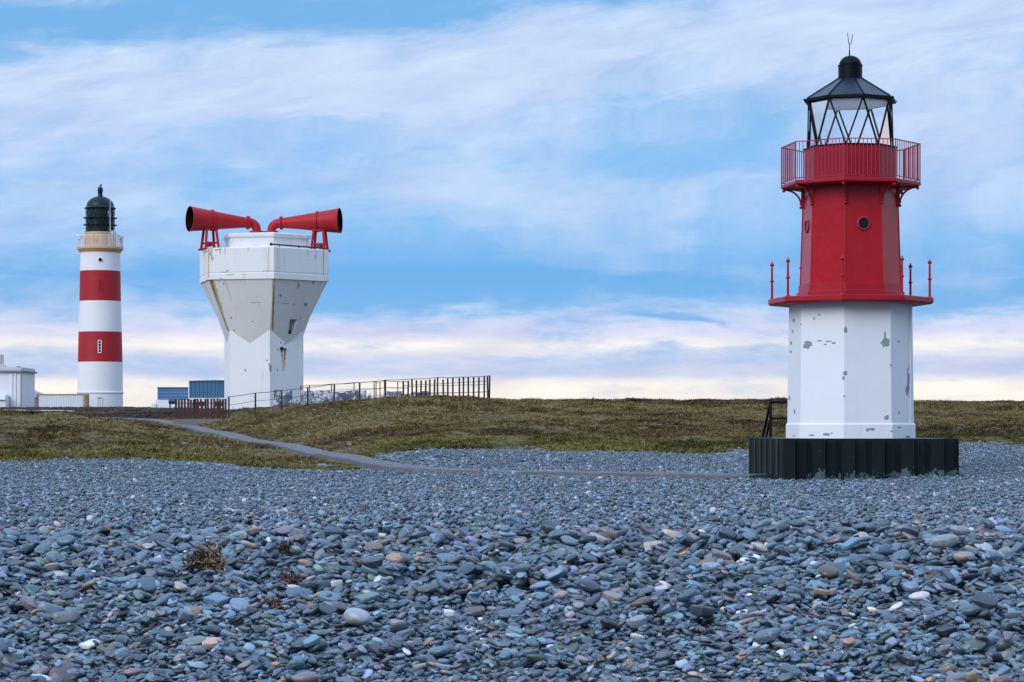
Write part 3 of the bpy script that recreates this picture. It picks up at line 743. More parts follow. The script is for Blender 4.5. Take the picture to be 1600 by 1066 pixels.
# the two horns
m_horn = surf('weathered_red_horn_paint', (.42, .013, .020), .5, .2, 1.2, .1, 9, .22, grime=((.22, .05, .06), .45, 1.2))
m_inside = surf('near_black_inside', (.010, .006, .004), .9, .3, spec=.05)  # both horn insides coloured an even near-black brown
def horn(side, mouth, tail, foot, leg_x):
    mouth, tail, foot = Vector(mouth), Vector(tail), Vector(foot)
    ax = (mouth - tail); L = ax.length; ax.normalize()
    sidev = ax.cross(Vector((0, 0, 1))).normalized(); upv = sidev.cross(ax).normalized()
    def circ(s_, r, N=32): return [tail + ax * s_ + (sidev * math.cos(2 * math.pi * i / N) + upv * math.sin(2 * math.pi * i / N)) * r for i in range(N)]
    rr = lambda u: .34 + (.84 - .34) * u ** 1.08
    h = MB()
    prof = [(u * L, rr(u)) for u in np.linspace(0, 1, 14)]
    ring = [circ(s_, r) for s_, r in prof] + [circ(L + .03, .87), circ(L + .05, .87), circ(L + .05, .815)] 
    h.loft(ring, True, True, False)
    h.cur = 1
    h.loft([circ(L + .05, .815)] + [circ(u * L, max(.05, rr(u) - .04)) for u in (.97, .8, .5, .25, .1)], True, False, True)
    ob = h.build('horn', [m_horn, m_inside], fog)
    # rings bolted round it
    f1 = MB(); f1.loft([circ(.63 * L - .05, rr(.63) - .01), circ(.63 * L - .05, rr(.63) + .075), circ(.63 * L + .05, rr(.63) + .075), circ(.63 * L + .05, rr(.63) - .01)], False, False, False)
    f1.build('flange', m_horn, ob); f1 = MB()
    f1.loft([circ(-.07, .10), circ(-.07, .455), circ(.05, .455), circ(.05, .3)], False, False, False)
    f1.build('pipe_collar', m_horn, ob)
    # elbow
    e = MB(); pts = []
    d = Vector((foot.x - tail.x, foot.y - tail.y, 0))
    p3 = foot; p0 = tail + ax * .02; p1 = tail - ax * .42; p2 = foot + Vector((0, 0, .42))
    for i in range(13):
        u = i / 12; pts.append(p0 * (1 - u) ** 3 + p1 * 3 * u * (1 - u) ** 2 + p2 * 3 * u * u * (1 - u) + p3 * u ** 3)
    e.tube(pts, [.335 - .055 * i / 12 for i in range(13)], 20)
    e.ngon([(.34, foot.z - .34), (.34, foot.z - .12), (.48, foot.z - .12), (.50, foot.z - .02), (.48, foot.z + .02), (.30, foot.z + .06)], 20, 0, (foot.x, foot.y), smooth=False)
    e.build('elbow', m_horn, ob)
    # trestle on the drum
    tr = MB(); base = tail + ax * (.66 * L); 
    cx = Vector((base.x, base.y, 0)); zt_ = base.z - rr(.66) + .05
    outw = Vector((ax.x, ax.y, 0)).normalized(); sdw = Vector((-outw.y, outw.x, 0))
    for so in (-.42, .42):
        for ss in (-.42, .42):
            top_ = cx + outw * so * .75 + sdw * ss * .7 + Vector((0, 0, zt_ + .10)); bt = cx + outw * so * 1.12 + sdw * ss * 1.1 + Vector((0, 0, 13.09))
            tr._bar(bt, top_, .17, .17); tr._bar(bt - Vector((0, 0, .02)), bt + Vector((0, 0, .09)), .38, .38)
    for ss in (-.42, .42):
        tr._bar(cx - outw * .42 + sdw * ss + Vector((0, 0, 13.55)), cx + outw * .42 + sdw * ss + Vector((0, 0, 13.55)), .09, .12)
        tr._bar(cx - outw * .40 + sdw * ss * .8 + Vector((0, 0, zt_ + .02)), cx + outw * .40 + sdw * ss * .8 + Vector((0, 0, zt_ + .02)), .12, .14)
    for so in (-.38, .38):
        tr._bar(cx + outw * so - sdw * .36 + Vector((0, 0, zt_ - .02)), cx + outw * so + sdw * .36 + Vector((0, 0, zt_ - .02)), .12, .14)
    tr.tube([cx - sdw * .5 + Vector((0, 0, 13.45)), cx + sdw * .5 + Vector((0, 0, 13.45))], .14, 12)
    tr.build('horn_trestle', m_horn, fog)
horn(-1, (-4.87, -1.55, 15.12), (-1.06, -.12, 15.02), (-.46, -.05, 14.44), 0)
horn(1, (5.06, -1.05, 15.13), (1.19, -.05, 15.02), (.52, -.0, 14.44), 0)

# ------------------------------------------------------------------ tall lighthouse
LD = 320.0; LX = (156.6 - 800) / FPX * LD; KL = FPX / LD
tall = thing('tall_lighthouse', 'tall round lighthouse banded red and white with a dark domed lantern', 'lighthouse', (LX, LD, 0), rad(9.87))
def zl(py): return EYE + (HY - py) / KL
def lathe(mb, prof, n=48, c=(0, 0), cap0=True, cap1=True): return mb.ngon(prof, n, 0, c, True, cap0, cap1)
m_lw = surf('white_painted_stone', (.80, .80, .81), .6, .04, .7, .35, 3.0, .3, stretch=(1, 1, 2.2), grime=((.62, .66, .70), .4, .8))
m_lr = surf('red_painted_stone', (.38, .014, .022), .55, .16, .8, .35, 3.0, .35, stretch=(1, 1, 2.2), flecks=((.30, .09, .09), .68, 2.5))
m_tan = surf('buff_painted_stone', (.62, .41, .21), .6, .1, 1.0, .2, 4.0, .3)
def hw(py):   # half width in photo px
    return np.interp(py, [395, 424, 471, 519, 566, 613, 640], [30.7, 31.3, 32.0, 33.3, 34.5, 35.0, 35.2])
def band(name, p0, p1, mat, extra=0.0):
    ys = np.linspace(p0, p1, 6)
    return lathe(MB(), [(hw(y) / KL + extra, zl(y)) for y in ys]).build(name, mat, tall)
b0 = band('white_band', 660, 566, m_lw); band('red_band', 566, 519, m_lr, .004); band('white_band', 519, 471, m_lw); band('red_band', 471, 424, m_lr, .004); band('white_band', 424, 394.5, m_lw)
mb = MB(); lathe(mb, [(hw(613) / KL - .02, zl(616)), (hw(613) / KL + .10, zl(614.5)), (hw(613) / KL + .10, zl(612.5)), (hw(613) / KL - .02, zl(611.5))], cap0=False, cap1=False); mb.build('string_course', m_lw, tall)
cor = MB(); lathe(cor, [(30.6 / KL, zl(395.5)), (32.5 / KL, zl(394)), (33.5 / KL, zl(392)), (35.8 / KL, zl(390)), (35.8 / KL, zl(387.2)), (35.2 / KL, zl(386.8))]); cor.build('gallery_cornice', m_tan, tall)
lathe(MB(), [(23.6 / KL, zl(387)), (23.6 / KL, zl(366.5)), (24.2 / KL, zl(366)), (24.2 / KL, zl(363.6)), (22.8 / KL, zl(363.2))]).build('lantern_wall', m_tan, tall)
# lattice railing
m_lrail = surf('white_railing_paint', (.72, .72, .76), .5, .05)
RG = 35.0 / KL
for k in range(16):
    a = 360 / 16 * k; mb = MB(); p0, p1 = octpt(RG, a, 0), octpt(RG, a + 22.5, 0)
    z0, z1 = zl(386.8) + .12, zl(368.5)
    for z in (z0, z1): mb._bar(p0 + Vector((0, 0, z)), p1 + Vector((0, 0, z)), .05, .06)
    for j in range(5):
        u0, u1 = j / 5, (j + 1) / 5
        for zz in range(2):
            za, zb_ = z0 + (z1 - z0) * zz / 2, z0 + (z1 - z0) * (zz + 1) / 2
            for s_ in (0, 1):
                q0 = p0.lerp(p1, u0 if s_ == 0 else u1) + Vector((0, 0, za)); q1 = p0.lerp(p1, u1 if s_ == 0 else u0) + Vector((0, 0, zb_))
                mb._bar(q0, q1, .022, .022)
    mb._bar(p0 + Vector((0, 0, zl(387))), p0 + Vector((0, 0, z1 + .08)), .07, .07)
    mb.build('railing_panel', m_lrail, tall)
# lantern: lattice glazing round a dark screen
m_lgreen = surf('dark_green_black_paint', (.006, .018, .024), .35, .2, spec=.25)
m_screen = surf('dark_lantern_screen', (.024, .058, .075), .3, .3, 1.5, spec=.3)
m_lens = surf('lens_prism_glass', (.30, .40, .46), .08, .1)
RLN = 22.4 / KL; zb, zm1, zm2, zt = zl(363.4), zl(352), zl(341), zl(326)
fr = MB(); nb_ = 16
for lv, (za, zb_) in enumerate(((zb, zm1), (zm1, zm2), (zm2, zt))):
    off = 11.25 * (lv % 2)
    for k in range(nb_):
        a0 = 22.5 * k + off
        fr._bar(octpt(RLN, a0, za), octpt(RLN, a0 + 11.25, zb_), .06, .06); fr._bar(octpt(RLN, a0, za), octpt(RLN, a0 - 11.25, zb_), .06, .06)
for z in (zb + .05, zm1, zm2, zt - .03):
    lathe(fr, [(RLN - .08, z - .05), (RLN + .10, z - .05), (RLN + .10, z + .05), (RLN - .08, z + .05)], 32)
fr.build('lantern_frame', m_lgreen, tall)
lathe(MB(), [(RLN - .12, zb), (RLN - .12, zt)], 32, cap0=False, cap1=False).build('lantern_glazing', m_glass, tall)
sc = MB(); rs = RLN - .25; pts = []
for a in np.linspace(-150, 38, 20): pts.append(a)
sc.loft([[octpt(rs, a, z) for a in pts] + [octpt(rs - .06, a, z) for a in reversed(pts)] for z in (zb, zt - .05)], True); sc.build('lantern_curtain', m_screen, tall)
lathe(MB(), [(.5, zb), (.62, zb + .3), (.70, zb + 1.0), (.70, zb + 2.1), (.35, zb + 2.7)], 20, (.75, .3)).build('lens', m_lens, tall)
# walkway rails round the glass
for z in (zm1, zm2 + .0):
    mb = MB(); lathe(mb, [(RLN + .28, z - .03), (RLN + .36, z - .03), (RLN + .36, z + .03), (RLN + .28, z + .03)], 32, cap0=False, cap1=False)
    for k in range(12): mb._bar(octpt(RLN, 30 * k, z), octpt(RLN + .36, 30 * k, z), .05, .05)
    mb.build('cleaning_rail', m_lgreen, tall)
dm = [(RLN + .16, zl(326.4)), (RLN + .18, zl(325.2)), (RLN + .02, zl(324.2))] + [(RLN * math.cos(t_) * .97, zl(324.2) + (zl(306.5) - zl(324.2)) * math.sin(t_)) for t_ in np.linspace(.08, 1.38, 10)] 
dome = lathe(MB(), dm, 40).build('dome', m_lgreen, tall)
mb = MB(); lathe(mb, [(.36, zl(307)), (.30, zl(304)), (.30, zl(301)), (.34, zl(300)), (.38, zl(297.5)), (.34, zl(294.5)), (.20, zl(292.2)), (.05, zl(291.4))], 20)
mb.build('vent_ball', m_lgreen, dome)
mb = MB(); mb.tube([(0, 0, zl(292)), (0, 0, zl(288.5))], .04, 6); mb._bar((-.12, 0, zl(289.6)), (.26, 0, zl(290.0)), .05, .12); mb._bar((.02, 0, zl(289.6)), (.20, 0, zl(288.4)), .05, .10)
mb.build('wind_vane', m_lgreen, dome)
mb = MB(); mb.tube([octpt(3.0, 26, zl(387)), octpt(3.0, 26, zl(285))], [.05, .02], 6); mb.build('radio_aerial', m_lrail, tall)
# masts, boxes and beacons on the gallery
mb = MB()
for a, py0, py1, r_ in ((36, 386, 362, .13), (44, 386, 360, .10), (50, 386, 365, .08)): mb.tube([octpt(2.75, a, zl(py0)), octpt(2.75, a, zl(py1))], r_, 10)
mb.build('white_mast', m_lrail, tall)
for a, py, r_ in ((-76, 370, .28), (-70, 374, .22), (66, 371, .30), (72, 376, .24)):
    mb = MB(); c = octpt(2.92, a, zl(py)); mb.tube([c + octpt(.25, a - 90, 0), c + octpt(.25, a + 90, 0)], [r_, r_ * .7], 14); mb.tube([(c.x, c.y, zl(386.5)), c], .05, 6); mb.build('floodlight', m_lrail, tall)

# windows and door
def lwin(name, px, py, wd, ht, frame_mat, pane_mat, frame_w, arched=True):
    a = math.degrees(math.asin((px - 156.6) / hw(py))); R = hw(py) / KL; z = zl(py)
    n_ = octpt(1, a, 0); tx = Vector((-n_.y, n_.x, 0)); c = n_ * R + Vector((0, 0, z))
    def outline(w_, h_, off):
        pts = [(-w_, -h_), (w_, -h_), (w_, h_ - w_ * .5), (w_ * .6, h_), (-w_ * .6, h_), (-w_, h_ - w_ * .5)] if arched else [(-w_, -h_), (w_, -h_), (w_, h_), (-w_, h_)]
        return [c + tx * x_ + Vector((0, 0, y_)) + n_ * (off + (hw(py - y_ * KL) - hw(py)) / KL) for x_, y_ in pts]
    W, Hh = wd / 2, ht / 2
    fr = MB().loft([outline(W, Hh, -.1), outline(W, Hh, .07), outline(W - frame_w, Hh - frame_w, .07), outline(W - frame_w, Hh - frame_w, -.06)], False, False, False)
    if not arched or ht > 1.2:
        for u in (-.45, 0, .45): fr._bar(c + n_ * (.035 + (hw(py - u * Hh * KL) - hw(py)) / KL) + tx * (-W + .05) + Vector((0, 0, u * Hh)), c + n_ * (.035 + (hw(py - u * Hh * KL) - hw(py)) / KL) + tx * (W - .05) + Vector((0, 0, u * Hh)), .05, .06)
    f_ = fr.build(name, frame_mat, tall)
    MB().loft([outline(W - frame_w * .6, Hh - frame_w * .6, -.05), outline(W - frame_w * .6, Hh - frame_w * .6, .025)]).build('pane', pane_mat, f_)
lwin('window', 155.8, 542.5, .52, 1.75, m_lw, m_glassdark, .11)
lwin('blind_window', 156.9, 447.3, .55, 1.55, m_lr, surf('recess_red', (.20, .012, .02), .6), .09)
c = octpt(hw(408) / KL, 0, zl(408)); mb = MB(); mb.tube([c + Vector((0, .1, 0)), c + Vector((0, -.10, 0))], .30, 20); prt = mb.build('porthole', m_lw, tall)
mb = MB(); mb.tube([c + Vector((0, .1, 0)), c + Vector((0, -.12, 0))], .24, 20); mb.build('pane', m_glassdark, prt)
lwin('door', 155.8, 630.5, .62, 1.55, m_lw, surf('white_door_paint', (.70, .72, .75), .5), .06, False)
MB().box((-.38, -3.12, zl(622.6)), (.25, -2.9, zl(621.2))).build('door_lintel', surf('grey_lintel', (.35, .38, .42), .7), tall)

# ------------------------------------------------------------------ keepers' buildings and sheds
m_wall = surf('white_rendered_wall', (.76, .77, .80), .7, .05, .6, .15, 4, .3, grime=((.55, .60, .66), .45, .8))
m_grey = surf('grey_parapet', (.42, .40, .42), .8, .12, 1.0, .2, 6)
m_slate = surf('pale_slate_roof', (.50, .44, .45), .8, .1, 1.0, .2, 6)
m_gut = surf('rust_stained_gutter', (.34, .22, .14), .7, .3, 1.0)
m_pipe = surf('grey_downpipe', (.30, .28, .33), .6, .2)
def wx(px, D): return (px - 800) / FPX * D
D = 300; g0 = 2.6
kb = thing('keepers_building', 'white flat-roofed keepers building with grey parapet and chimney beside the container', 'building', (wx(10, D), D, 0))
x0, x1 = wx(-75, D) - wx(10, D), wx(32, D) - wx(10, D)
MB().box((x0, 0, g0), (x1, 9, zpx(581.5, D))).build('wall', m_wall, kb)
MB().box((x0 - .2, -.35, zpx(581.5, D)), (x1 + .28, 9.3, zpx(579, D))).build('eaves', surf('dark_eaves', (.20, .20, .23), .7), kb)
rf = MB().loft([[(x0 - .1, -.2, zpx(579, D)), (x1 + .1, -.2, zpx(579, D)), (x1 + .1, 9.2, zpx(579, D)), (x0 - .1, 9.2, zpx(579, D))], [(x0 + .1, .1, zpx(574, D)), (x1 - .05, .1, zpx(574, D)), (x1 - .05, 9, zpx(574, D)), (x0 + .1, 9, zpx(574, D))]]).build('roof', m_grey, kb)
MB().box((x1 - .5, .2, zpx(574, D)), (x1 - .12, .7, zpx(572.3, D))).build('roof_vent', m_pipe, rf)
mb = MB(); cx = wx(-1, D) - wx(10, D)
mb.loft([[(cx - .9 * s_, 1 - .5 * s_, z), (cx + .9 * s_, 1 - .5 * s_, z), (cx + .9 * s_, 1 + .5 * s_, z), (cx - .9 * s_, 1 + .5 * s_, z)] for s_, z in ((.75, zpx(573, D)), (.35, zpx(569, D)), (.33, zpx(554, D)))])
mb.build('chimney', m_grey, rf)
mb = MB(); mb.tube([(x1 + .08, -.1, g0), (x1 + .08, -.1, zpx(582, D))], .09, 8)
mb.tube([(wx(15, D) - wx(10, D), -.1, g0), (wx(15, D) - wx(10, D), -.1, zpx(620, D))], .06, 8); mb.build('downpipe', m_pipe, kb)
for px in (18.5, 24):
    mb = MB(); xx = wx(px, D) - wx(10, D); mb.box((xx - .10, -.12, g0), (xx + .10, .05, zpx(583, D))); mb.build('pilaster', m_wall, kb)
mb = MB(); mb.box((x0, -2.5, g0), (wx(15, D) - wx(10, D), 0, zpx(625, D))); an = mb.build('porch', m_wall, kb)
mb = MB(); mb.loft([[(x0, -2.8, zpx(625, D)), (wx(15.3, D) - wx(10, D), -2.8, zpx(625, D)), (wx(15.3, D) - wx(10, D), -.01, zpx(625, D)), (x0, -.01, zpx(625, D))],
         [(x0, -1.4, zpx(617, D)), (wx(12.3, D) - wx(10, D), -1.4, zpx(617, D)), (wx(12.3, D) - wx(10, D), -.01, zpx(617, D)), (x0, -.01, zpx(617, D))]]); mb.build('porch_roof', surf('pale_porch_roof', (.66, .62, .68), .7), kb)
D = 310
gb = thing('small_outbuilding', 'low white outbuilding with hipped pale roof, half hidden behind the container', 'building', (wx(44, D), D, 0))
ox = wx(44, D); xa, xb = wx(24, D) - ox, wx(70, D) - ox
MB().box((xa, 0, g0), (xb, 6, zpx(623, D))).build('wall', m_wall, gb)
MB().box((xa - .1, -.25, zpx(623, D)), (xb + .1, 6.2, zpx(621.3, D))).build('gutter', m_gut, gb)
MB().loft([[(xa - .1, -.2, zpx(621.3, D)), (xb + .1, -.2, zpx(621.3, D)), (xb + .1, 6.2, zpx(621.3, D)), (xa - .1, 6.2, zpx(621.3, D))],
           [(xa + 1, 2.9, zpx(608.5, D)), (wx(45, D) - ox, 2.9, zpx(608.5, D)), (wx(45, D) - ox, 3.1, zpx(608.5, D)), (xa + 1, 3.1, zpx(608.5, D))]]).build('roof', m_slate, gb)
# shipping container
D = 292
ct = thing('shipping_container', 'white ribbed shipping container with rusty corner posts beside the tall lighthouse', 'container', (wx(96, D), D, 0))
x0, x1 = wx(57.5, D) - wx(96, D), wx(134, D) - wx(96, D); zc0, zc1 = 2.5, zpx(615.6, D)
pts = []; N = 26
for i in range(N):
    for tt, off in ((0, 0), (.35, 0), (.5, .05), (.85, .05)):
        pts.append((x0 + .2 + (x1 - x0 - .5) * (i + tt) / N, off))
mb = MB(); ring = [(x_, y_) for x_, y_ in pts] + [(x1 - .2, .05), (x1 - .2, 2.4), (x0 + .2, 2.4)]
mb.loft([[(x_, y_, z) for x_, y_ in ring] for z in (zc0, zc1 - .03)]); 
mb.build('ribbed_wall', surf('chalky_white_container', (.72, .76, .80), .6, .06, .8, .1, 5, .3, grime=((.55, .48, .42), .18, 1.4)), ct)
m_orust = surf('orange_rust_post', (.40, .26, .14), .8, .3, 1.5)
MB().box((x0, -.06, zc0), (x0 + .2, 2.44, zc1)).build('corner_post', surf('red_rust_post', (.30, .10, .08), .8, .3), ct)
MB().box((x1 - .3, -.06, zc0), (x1, 2.44, zc1)).build('corner_post', m_orust, ct)
MB().box((x0 + .2, -.05, zc1 - .12), (x1 - .3, 2.43, zc1)).build('top_rail', m_orust, ct)
# blue sheds
def corrug(name, x0, x1, z0, z1, y, dep, horiz, mat, parent, per):
    n = max(4, int(((z1 - z0) if horiz else (x1 - x0)) / per)); mb = MB()
    prof = []
    for i in range(n):
        for tt, off in ((0, 0), (.4, 0), (.5, .05), (.9, .05)): prof.append(((i + tt) / n, off))
    prof.append((1, 0))
    rings = [[], []]
    for u, off in prof:
        for r_, e in zip(rings, (0, 1)):
            if horiz: r_.append((x0 if e == 0 else x1, y + off, z0 + (z1 - z0) * u))
            else: r_.append((x0 + (x1 - x0) * u, y + off, z0 if e == 0 else z1))
    for r_, e in zip(rings, (0, 1)):
        if horiz: r_ += [(x0 if e == 0 else x1, y + dep, z1), (x0 if e == 0 else x1, y + dep, z0)]
        else: r_ += [(x1, y + dep, z0 if e == 0 else z1), (x0, y + dep, z0 if e == 0 else z1)]
    mb.loft(rings); return mb.build(name, mat, parent)
D = 262
m_blue = surf('faded_blue_cladding', (.085, .20, .36), .55, .07, .6, .05, 4, .4, grime=((.05, .14, .26), .4, 1.0))
m_blue2 = surf('dark_blue_cladding', (.060, .155, .26), .55, .08, .6, .05, 4, .4)
sa = thing('low_blue_shed', 'low shed with horizontal blue cladding over a white wall', 'shed', (wx(268, D), D, 0)); ox = wx(268, D)
corrug('cladding', wx(246, D) - ox, wx(296, D) - ox, zpx(625, D), zpx(605.5, D), 0, 7, True, m_blue, sa, .45)
MB().box((wx(245.5, D) - ox, -.06, zpx(606.8, D)), (wx(296, D) - ox, 7.1, zpx(605, D))).build('ridge_flashing', m_blue2, sa)
MB().box((wx(244, D) - ox, -.1, 2.0), (wx(298, D) - ox, 7, zpx(625, D))).build('white_wall', m_wall, sa)
MB().box((wx(237.5, D) - ox, -.3, 2.0), (wx(244, D) - ox, 6, zpx(631, D))).build('lean_to', m_wall, sa)
D = 255
sb = thing('tall_blue_shed', 'taller blue clad shed partly behind the white foghorn tower', 'shed', (wx(330, D), D, 0)); ox = wx(330, D)
corrug('cladding', wx(296, D) - ox, wx(420, D) - ox, zpx(622, D), zpx(596, D), 0, 8, False, m_blue2, sb, .42)
MB().loft([[(wx(295, D) - ox, y, zpx(596, D)), (wx(421, D) - ox, y, zpx(596, D)), (wx(421, D) - ox, y, zpx(594.6, D)), (wx(335, D) - ox, y, zpx(593.8, D)), (wx(295, D) - ox, y, zpx(595, D))] for y in (-.1, 8.1)]).build('roof', m_blue, sb)
MB().box((wx(294.3, D) - ox, -.08, 2.0), (wx(296, D) - ox, 8, zpx(596, D))).build('white_corner_trim', m_wall, sb)
MB().box((wx(296, D) - ox, -.05, 2.0), (wx(420, D) - ox, 8, zpx(622, D))).build('white_wall', m_wall, sb)
D = 240
tk = thing('blue_drum_on_legs', 'small dark blue drum-shaped object on legs at the foot of the blue sheds', 'tank', (wx(270, D), D, 0)); zt_ = zpx(631.5, D)  # drum form and legs invented; the small dark blue thing is unidentified
mb = MB(); mb.tube([(-.42, 0, zt_ + .28), (-.38, 0, zt_ + .28), (.38, 0, zt_ + .28), (.42, 0, zt_ + .28)], [.18, .29, .29, .18], 16); mb.build('drum', surf('navy_drum_paint', (.02, .05, .12), .5), tk)
mb = MB()
for sx_ in (-.28, .28): mb._bar((sx_, 0, zt_ - .9), (sx_, 0, zt_ + .1), .1, .3)
mb.build('legs', m_rustdark, tk)
# low white kerb wall in front of the keepers' building
D = 228
m_kerb = surf('white_kerb_paint', (.78, .79, .82), .7, .05)
lw = MB()
for px0, px1, p_t, p_b in ((3, 40, 640.4, 646), (40, 58, 641.2, 646), (58, 98, 641.0, 646), (98, 205, 641.6, 646)):
    lw.box((wx(px0, D), D, zpx(p_b, D) - .5), (wx(px1, D) - .02, D + .35, zpx(p_t, D)))
lwo = lw.build('boundary_wall', m_kerb); tag(lwo, 'long low white kerb wall along the heath before the tall lighthouse', 'wall', None, 'thing')

# ------------------------------------------------------------------ fences and the broken wall on the mound
def zline(px, py, D): return zpx(py, D)
m_bar = surf('dark_red_rusty_bar', (.060, .020, .015), .8, .5, 5.0, .3)
# rusty palisade on a concrete kerb, left of the foghorn tower
D = 134
pal = thing('palisade_fence', 'short rusty palisade of upright iron bars on a concrete kerb by the path', 'fence', (wx(315, D), D, zpx(656, D))); oz = zpx(656, D); ox = wx(315, D)
MB().box((wx(271.5, D) - ox, -.18, -.55), (wx(354.5, D) - ox, .22, .045)).build('kerb', surf('weathered_kerb_concrete', (.17, .165, .16), .85, .3, 1.5, .3, 12), pal)
for i in range(18):
    px = 275.5 + (353 - 275.5) * i / 17 + random.uniform(-.5, .5); x = wx(px, D) - ox
    ln = random.uniform(-.02, .02) + (-.10 if i in (7, 8, 9) else 0)
    z1 = zpx(624 - 1.2 * (i / 17) + random.uniform(-.9, .9), D) - oz
    mb = MB(); mb._bar((x, 0, .03), (x + ln, 0, z1), .115, .07)
    mb.build('bar', m_bar if i % 3 else m_rustdark, pal)
for zz in (.16, .92):
    mb = MB(); mb._bar((wx(274, D) - ox, .05, zz), (wx(354, D) - ox, .05, zz + .02), .04, .035); mb.build('rail', m_rust, pal)
# return run of the palisade, further back
Dr = 146
pr = thing('palisade_fence', 'leaning rusty palisade panels half hidden behind the bars by the path', 'fence', (wx(325, Dr), Dr, 0))
for i, (px, w_) in enumerate(((303, .06), (307.5, .10), (311.5, .05), (315.5, .10), (319, .06), (336, .05), (339, .10), (343.5, .07), (347, .06))):
    x = wx(px, Dr) - wx(325, Dr); zb_ = H(wx(px, Dr), Dr) - .2
    mb = MB(); mb._bar((x, 0, zb_), (x + random.uniform(-.12, .12), 0, zpx(629.5 - (i % 3) * 1.5, Dr)), w_, .06); mb.build('bar', m_rustdark, pr)
for a_, b_ in ((302, 320), (335, 348)):
    mb = MB(); mb._bar((wx(a_, Dr) - wx(325, Dr), -.05, zpx(631.5, Dr)), (wx(b_, Dr) - wx(325, Dr), -.05, zpx(631, Dr)), .05, .28); mb.build('rail', m_rustdark, pr)

def post_fence(name, label, cat, posts, r, wires, mat, wire_levels):
    """posts: (px, py top, py base, D)"""
    c = posts[0]; o = thing(name, label, cat, (wx(c[0], c[3]), c[3], 0)); ox, oy = wx(c[0], c[3]), c[3]
    tops = []
    for px, pt, pb, D in posts:
        x = wx(px, D); zb_ = min(H(x, D), zpx(pb, D)) - .25
        mb = MB(); mb._bar((x - ox, D - oy, zb_), (x - ox + random.uniform(-.025, .025), D - oy, zpx(pt, D)), r, r); mb.build('post', mat, o)
        tops.append((x - ox, D - oy, zpx(pt, D), zpx(pb, D)))
    for lv in wire_levels:
        mb = MB()
        for (xa, ya, ta, ba), (xb, yb, tb, bb) in zip(tops[:-1], tops[1:]):
            pa = Vector((xa, ya, ba + (ta - ba) * lv)); pb_ = Vector((xb, yb, bb + (tb - bb) * lv))
            mid = (pa + pb_) / 2 - Vector((0, 0, .025))
            mb.tube([pa, mid, pb_], .018 if lv > .9 else .012, 5)
        mb.build('wire', mat, o)
    return o
post_fence('wire_fence', 'rusty post and wire fence climbing the mound in front of the foghorn tower', 'fence',
           [(357.5, 619.6, 655, 134), (399, 613.8, 646.5, 133), (440, 609.7, 643.5, 132), (480.4, 605, 639, 131), (521.8, 599.8, 633.5, 130), (562, 597.4, 628.5, 129), (602, 593.5, 626, 128), (644.3, 591.8, 624.8, 127), (683.5, 589.5, 622.5, 126), (724, 588.8, 622.5, 125.5), (764.5, 586.8, 622, 125)],
           .09, 3, m_rustdark, (.985, .62, .28))
post_fence('wire_fence', 'thinner post and wire fence running behind the broken whitewashed wall', 'fence',
           [(470, 603, 628, 152), (484, 601.5, 627, 152), (518, 599.8, 626, 151), (553, 597.5, 625, 150), (585, 595.6, 624, 149), (587.6, 596, 624, 149), (594, 597.2, 624, 149), (601, 594.2, 624, 148), (622, 596, 624, 147), (638, 595.5, 624, 146)],
           .06, 2, m_rustdark, (.98, .62))
pf = thing('palisade_fence', 'dark upright iron palisade bars along the crest of the grassy mound', 'fence', (wx(700, 126), 126, 0)); ox = wx(700, 126)
bars = [630.5, 637.4, 650.8, 657.4, 664.8, 671.7, 678.5, 692.9, 700, 707.6, 718, 731.8, 739.9, 748, 756.5, 762.5]
for i, px in enumerate(bars):
    D = 128.5 - 3.2 * i / 15; x = wx(px, D); pt = 596 + (588 - 596) * i / 15 + random.uniform(-.8, .8)
    mb = MB(); mb._bar((x - ox, D - 126, H(x, D) - .2), (x - ox + random.uniform(-.03, .03), D - 126, zpx(pt, D)), .095, .07); mb.build('bar', m_rustdark, pf)
for lv in (.3, .8):
    mb = MB()
    mb._bar((wx(630, 128.5) - ox, 2.5, zpx(625 - lv * 28, 128.5)), (wx(763, 125.3) - ox, -.7, zpx(622 - lv * 33, 125.3)), .025, .025); mb.build('rail', m_rustdark, pf)
# broken whitewashed wall
m_rubble, t, bs = base_mat('flaking_whitewashed_stone')
p_ = t.new('ShaderNodeNewGeometry').outputs['Position']
ra, rb_, rc = t.noise(p_, 2.4, 5, .7), t.noise(p_, 6.0, 4, .65), t.noise(p_, .9, 3, .5)
cw = t.mix(t.sstep(ra, .47, .55), (.075, .10, .165), (.68, .70, .76))
cw = t.mix(t.sstep(rb_, .55, .60), cw, (.12, .14, .19)); cw = t.mix(t.m('MULTIPLY', t.sstep(rc, .52, .6), .5), cw, (.30, .34, .42))
t.l.new(cw, bs.inputs['Base Color']); bs.inputs['Roughness'].default_value = .85
b = t.new('ShaderNodeBump'); b.inputs['Strength'].default_value = .9; b.inputs['Distance'].default_value = .06; t.l.new(t.m('ADD', ra, rb_), b.inputs['Height']); t.l.new(b.outputs[0], bs.inputs['Normal'])
def rubble(px0, px1, pt, pb, D, label, rough=.035):
    x0, x1 = wx(px0, D), wx(px1, D); zb_, zt_ = min(zpx(pb, D), H((x0 + x1) / 2, D)) - .4, zpx(pt, D)
    n = max(5, int((x1 - x0) / .3)); r2 = random.Random(int(px0))
    prof = [(x0, zb_), (x1, zb_)]
    tp = [(x1 - (x1 - x0) * i / n, zt_ - (r2.random() ** 2) * rough * 2.2 * (1 if 0 < i < n else 1.6)) for i in range(n + 1)]
    rings = []
    for y, ins in ((-.22, .03), (-.20, 0), (.20, 0), (.22, .03)):
        rings.append([(x_ + r2.uniform(-.02, .02), D + y, z - ins) for x_, z in prof + tp])
    o = MB().loft(rings).build('broken_wall', m_rubble); tag(o, label, 'wall', 'broken whitewashed walls on the mound', 'thing')
    return o
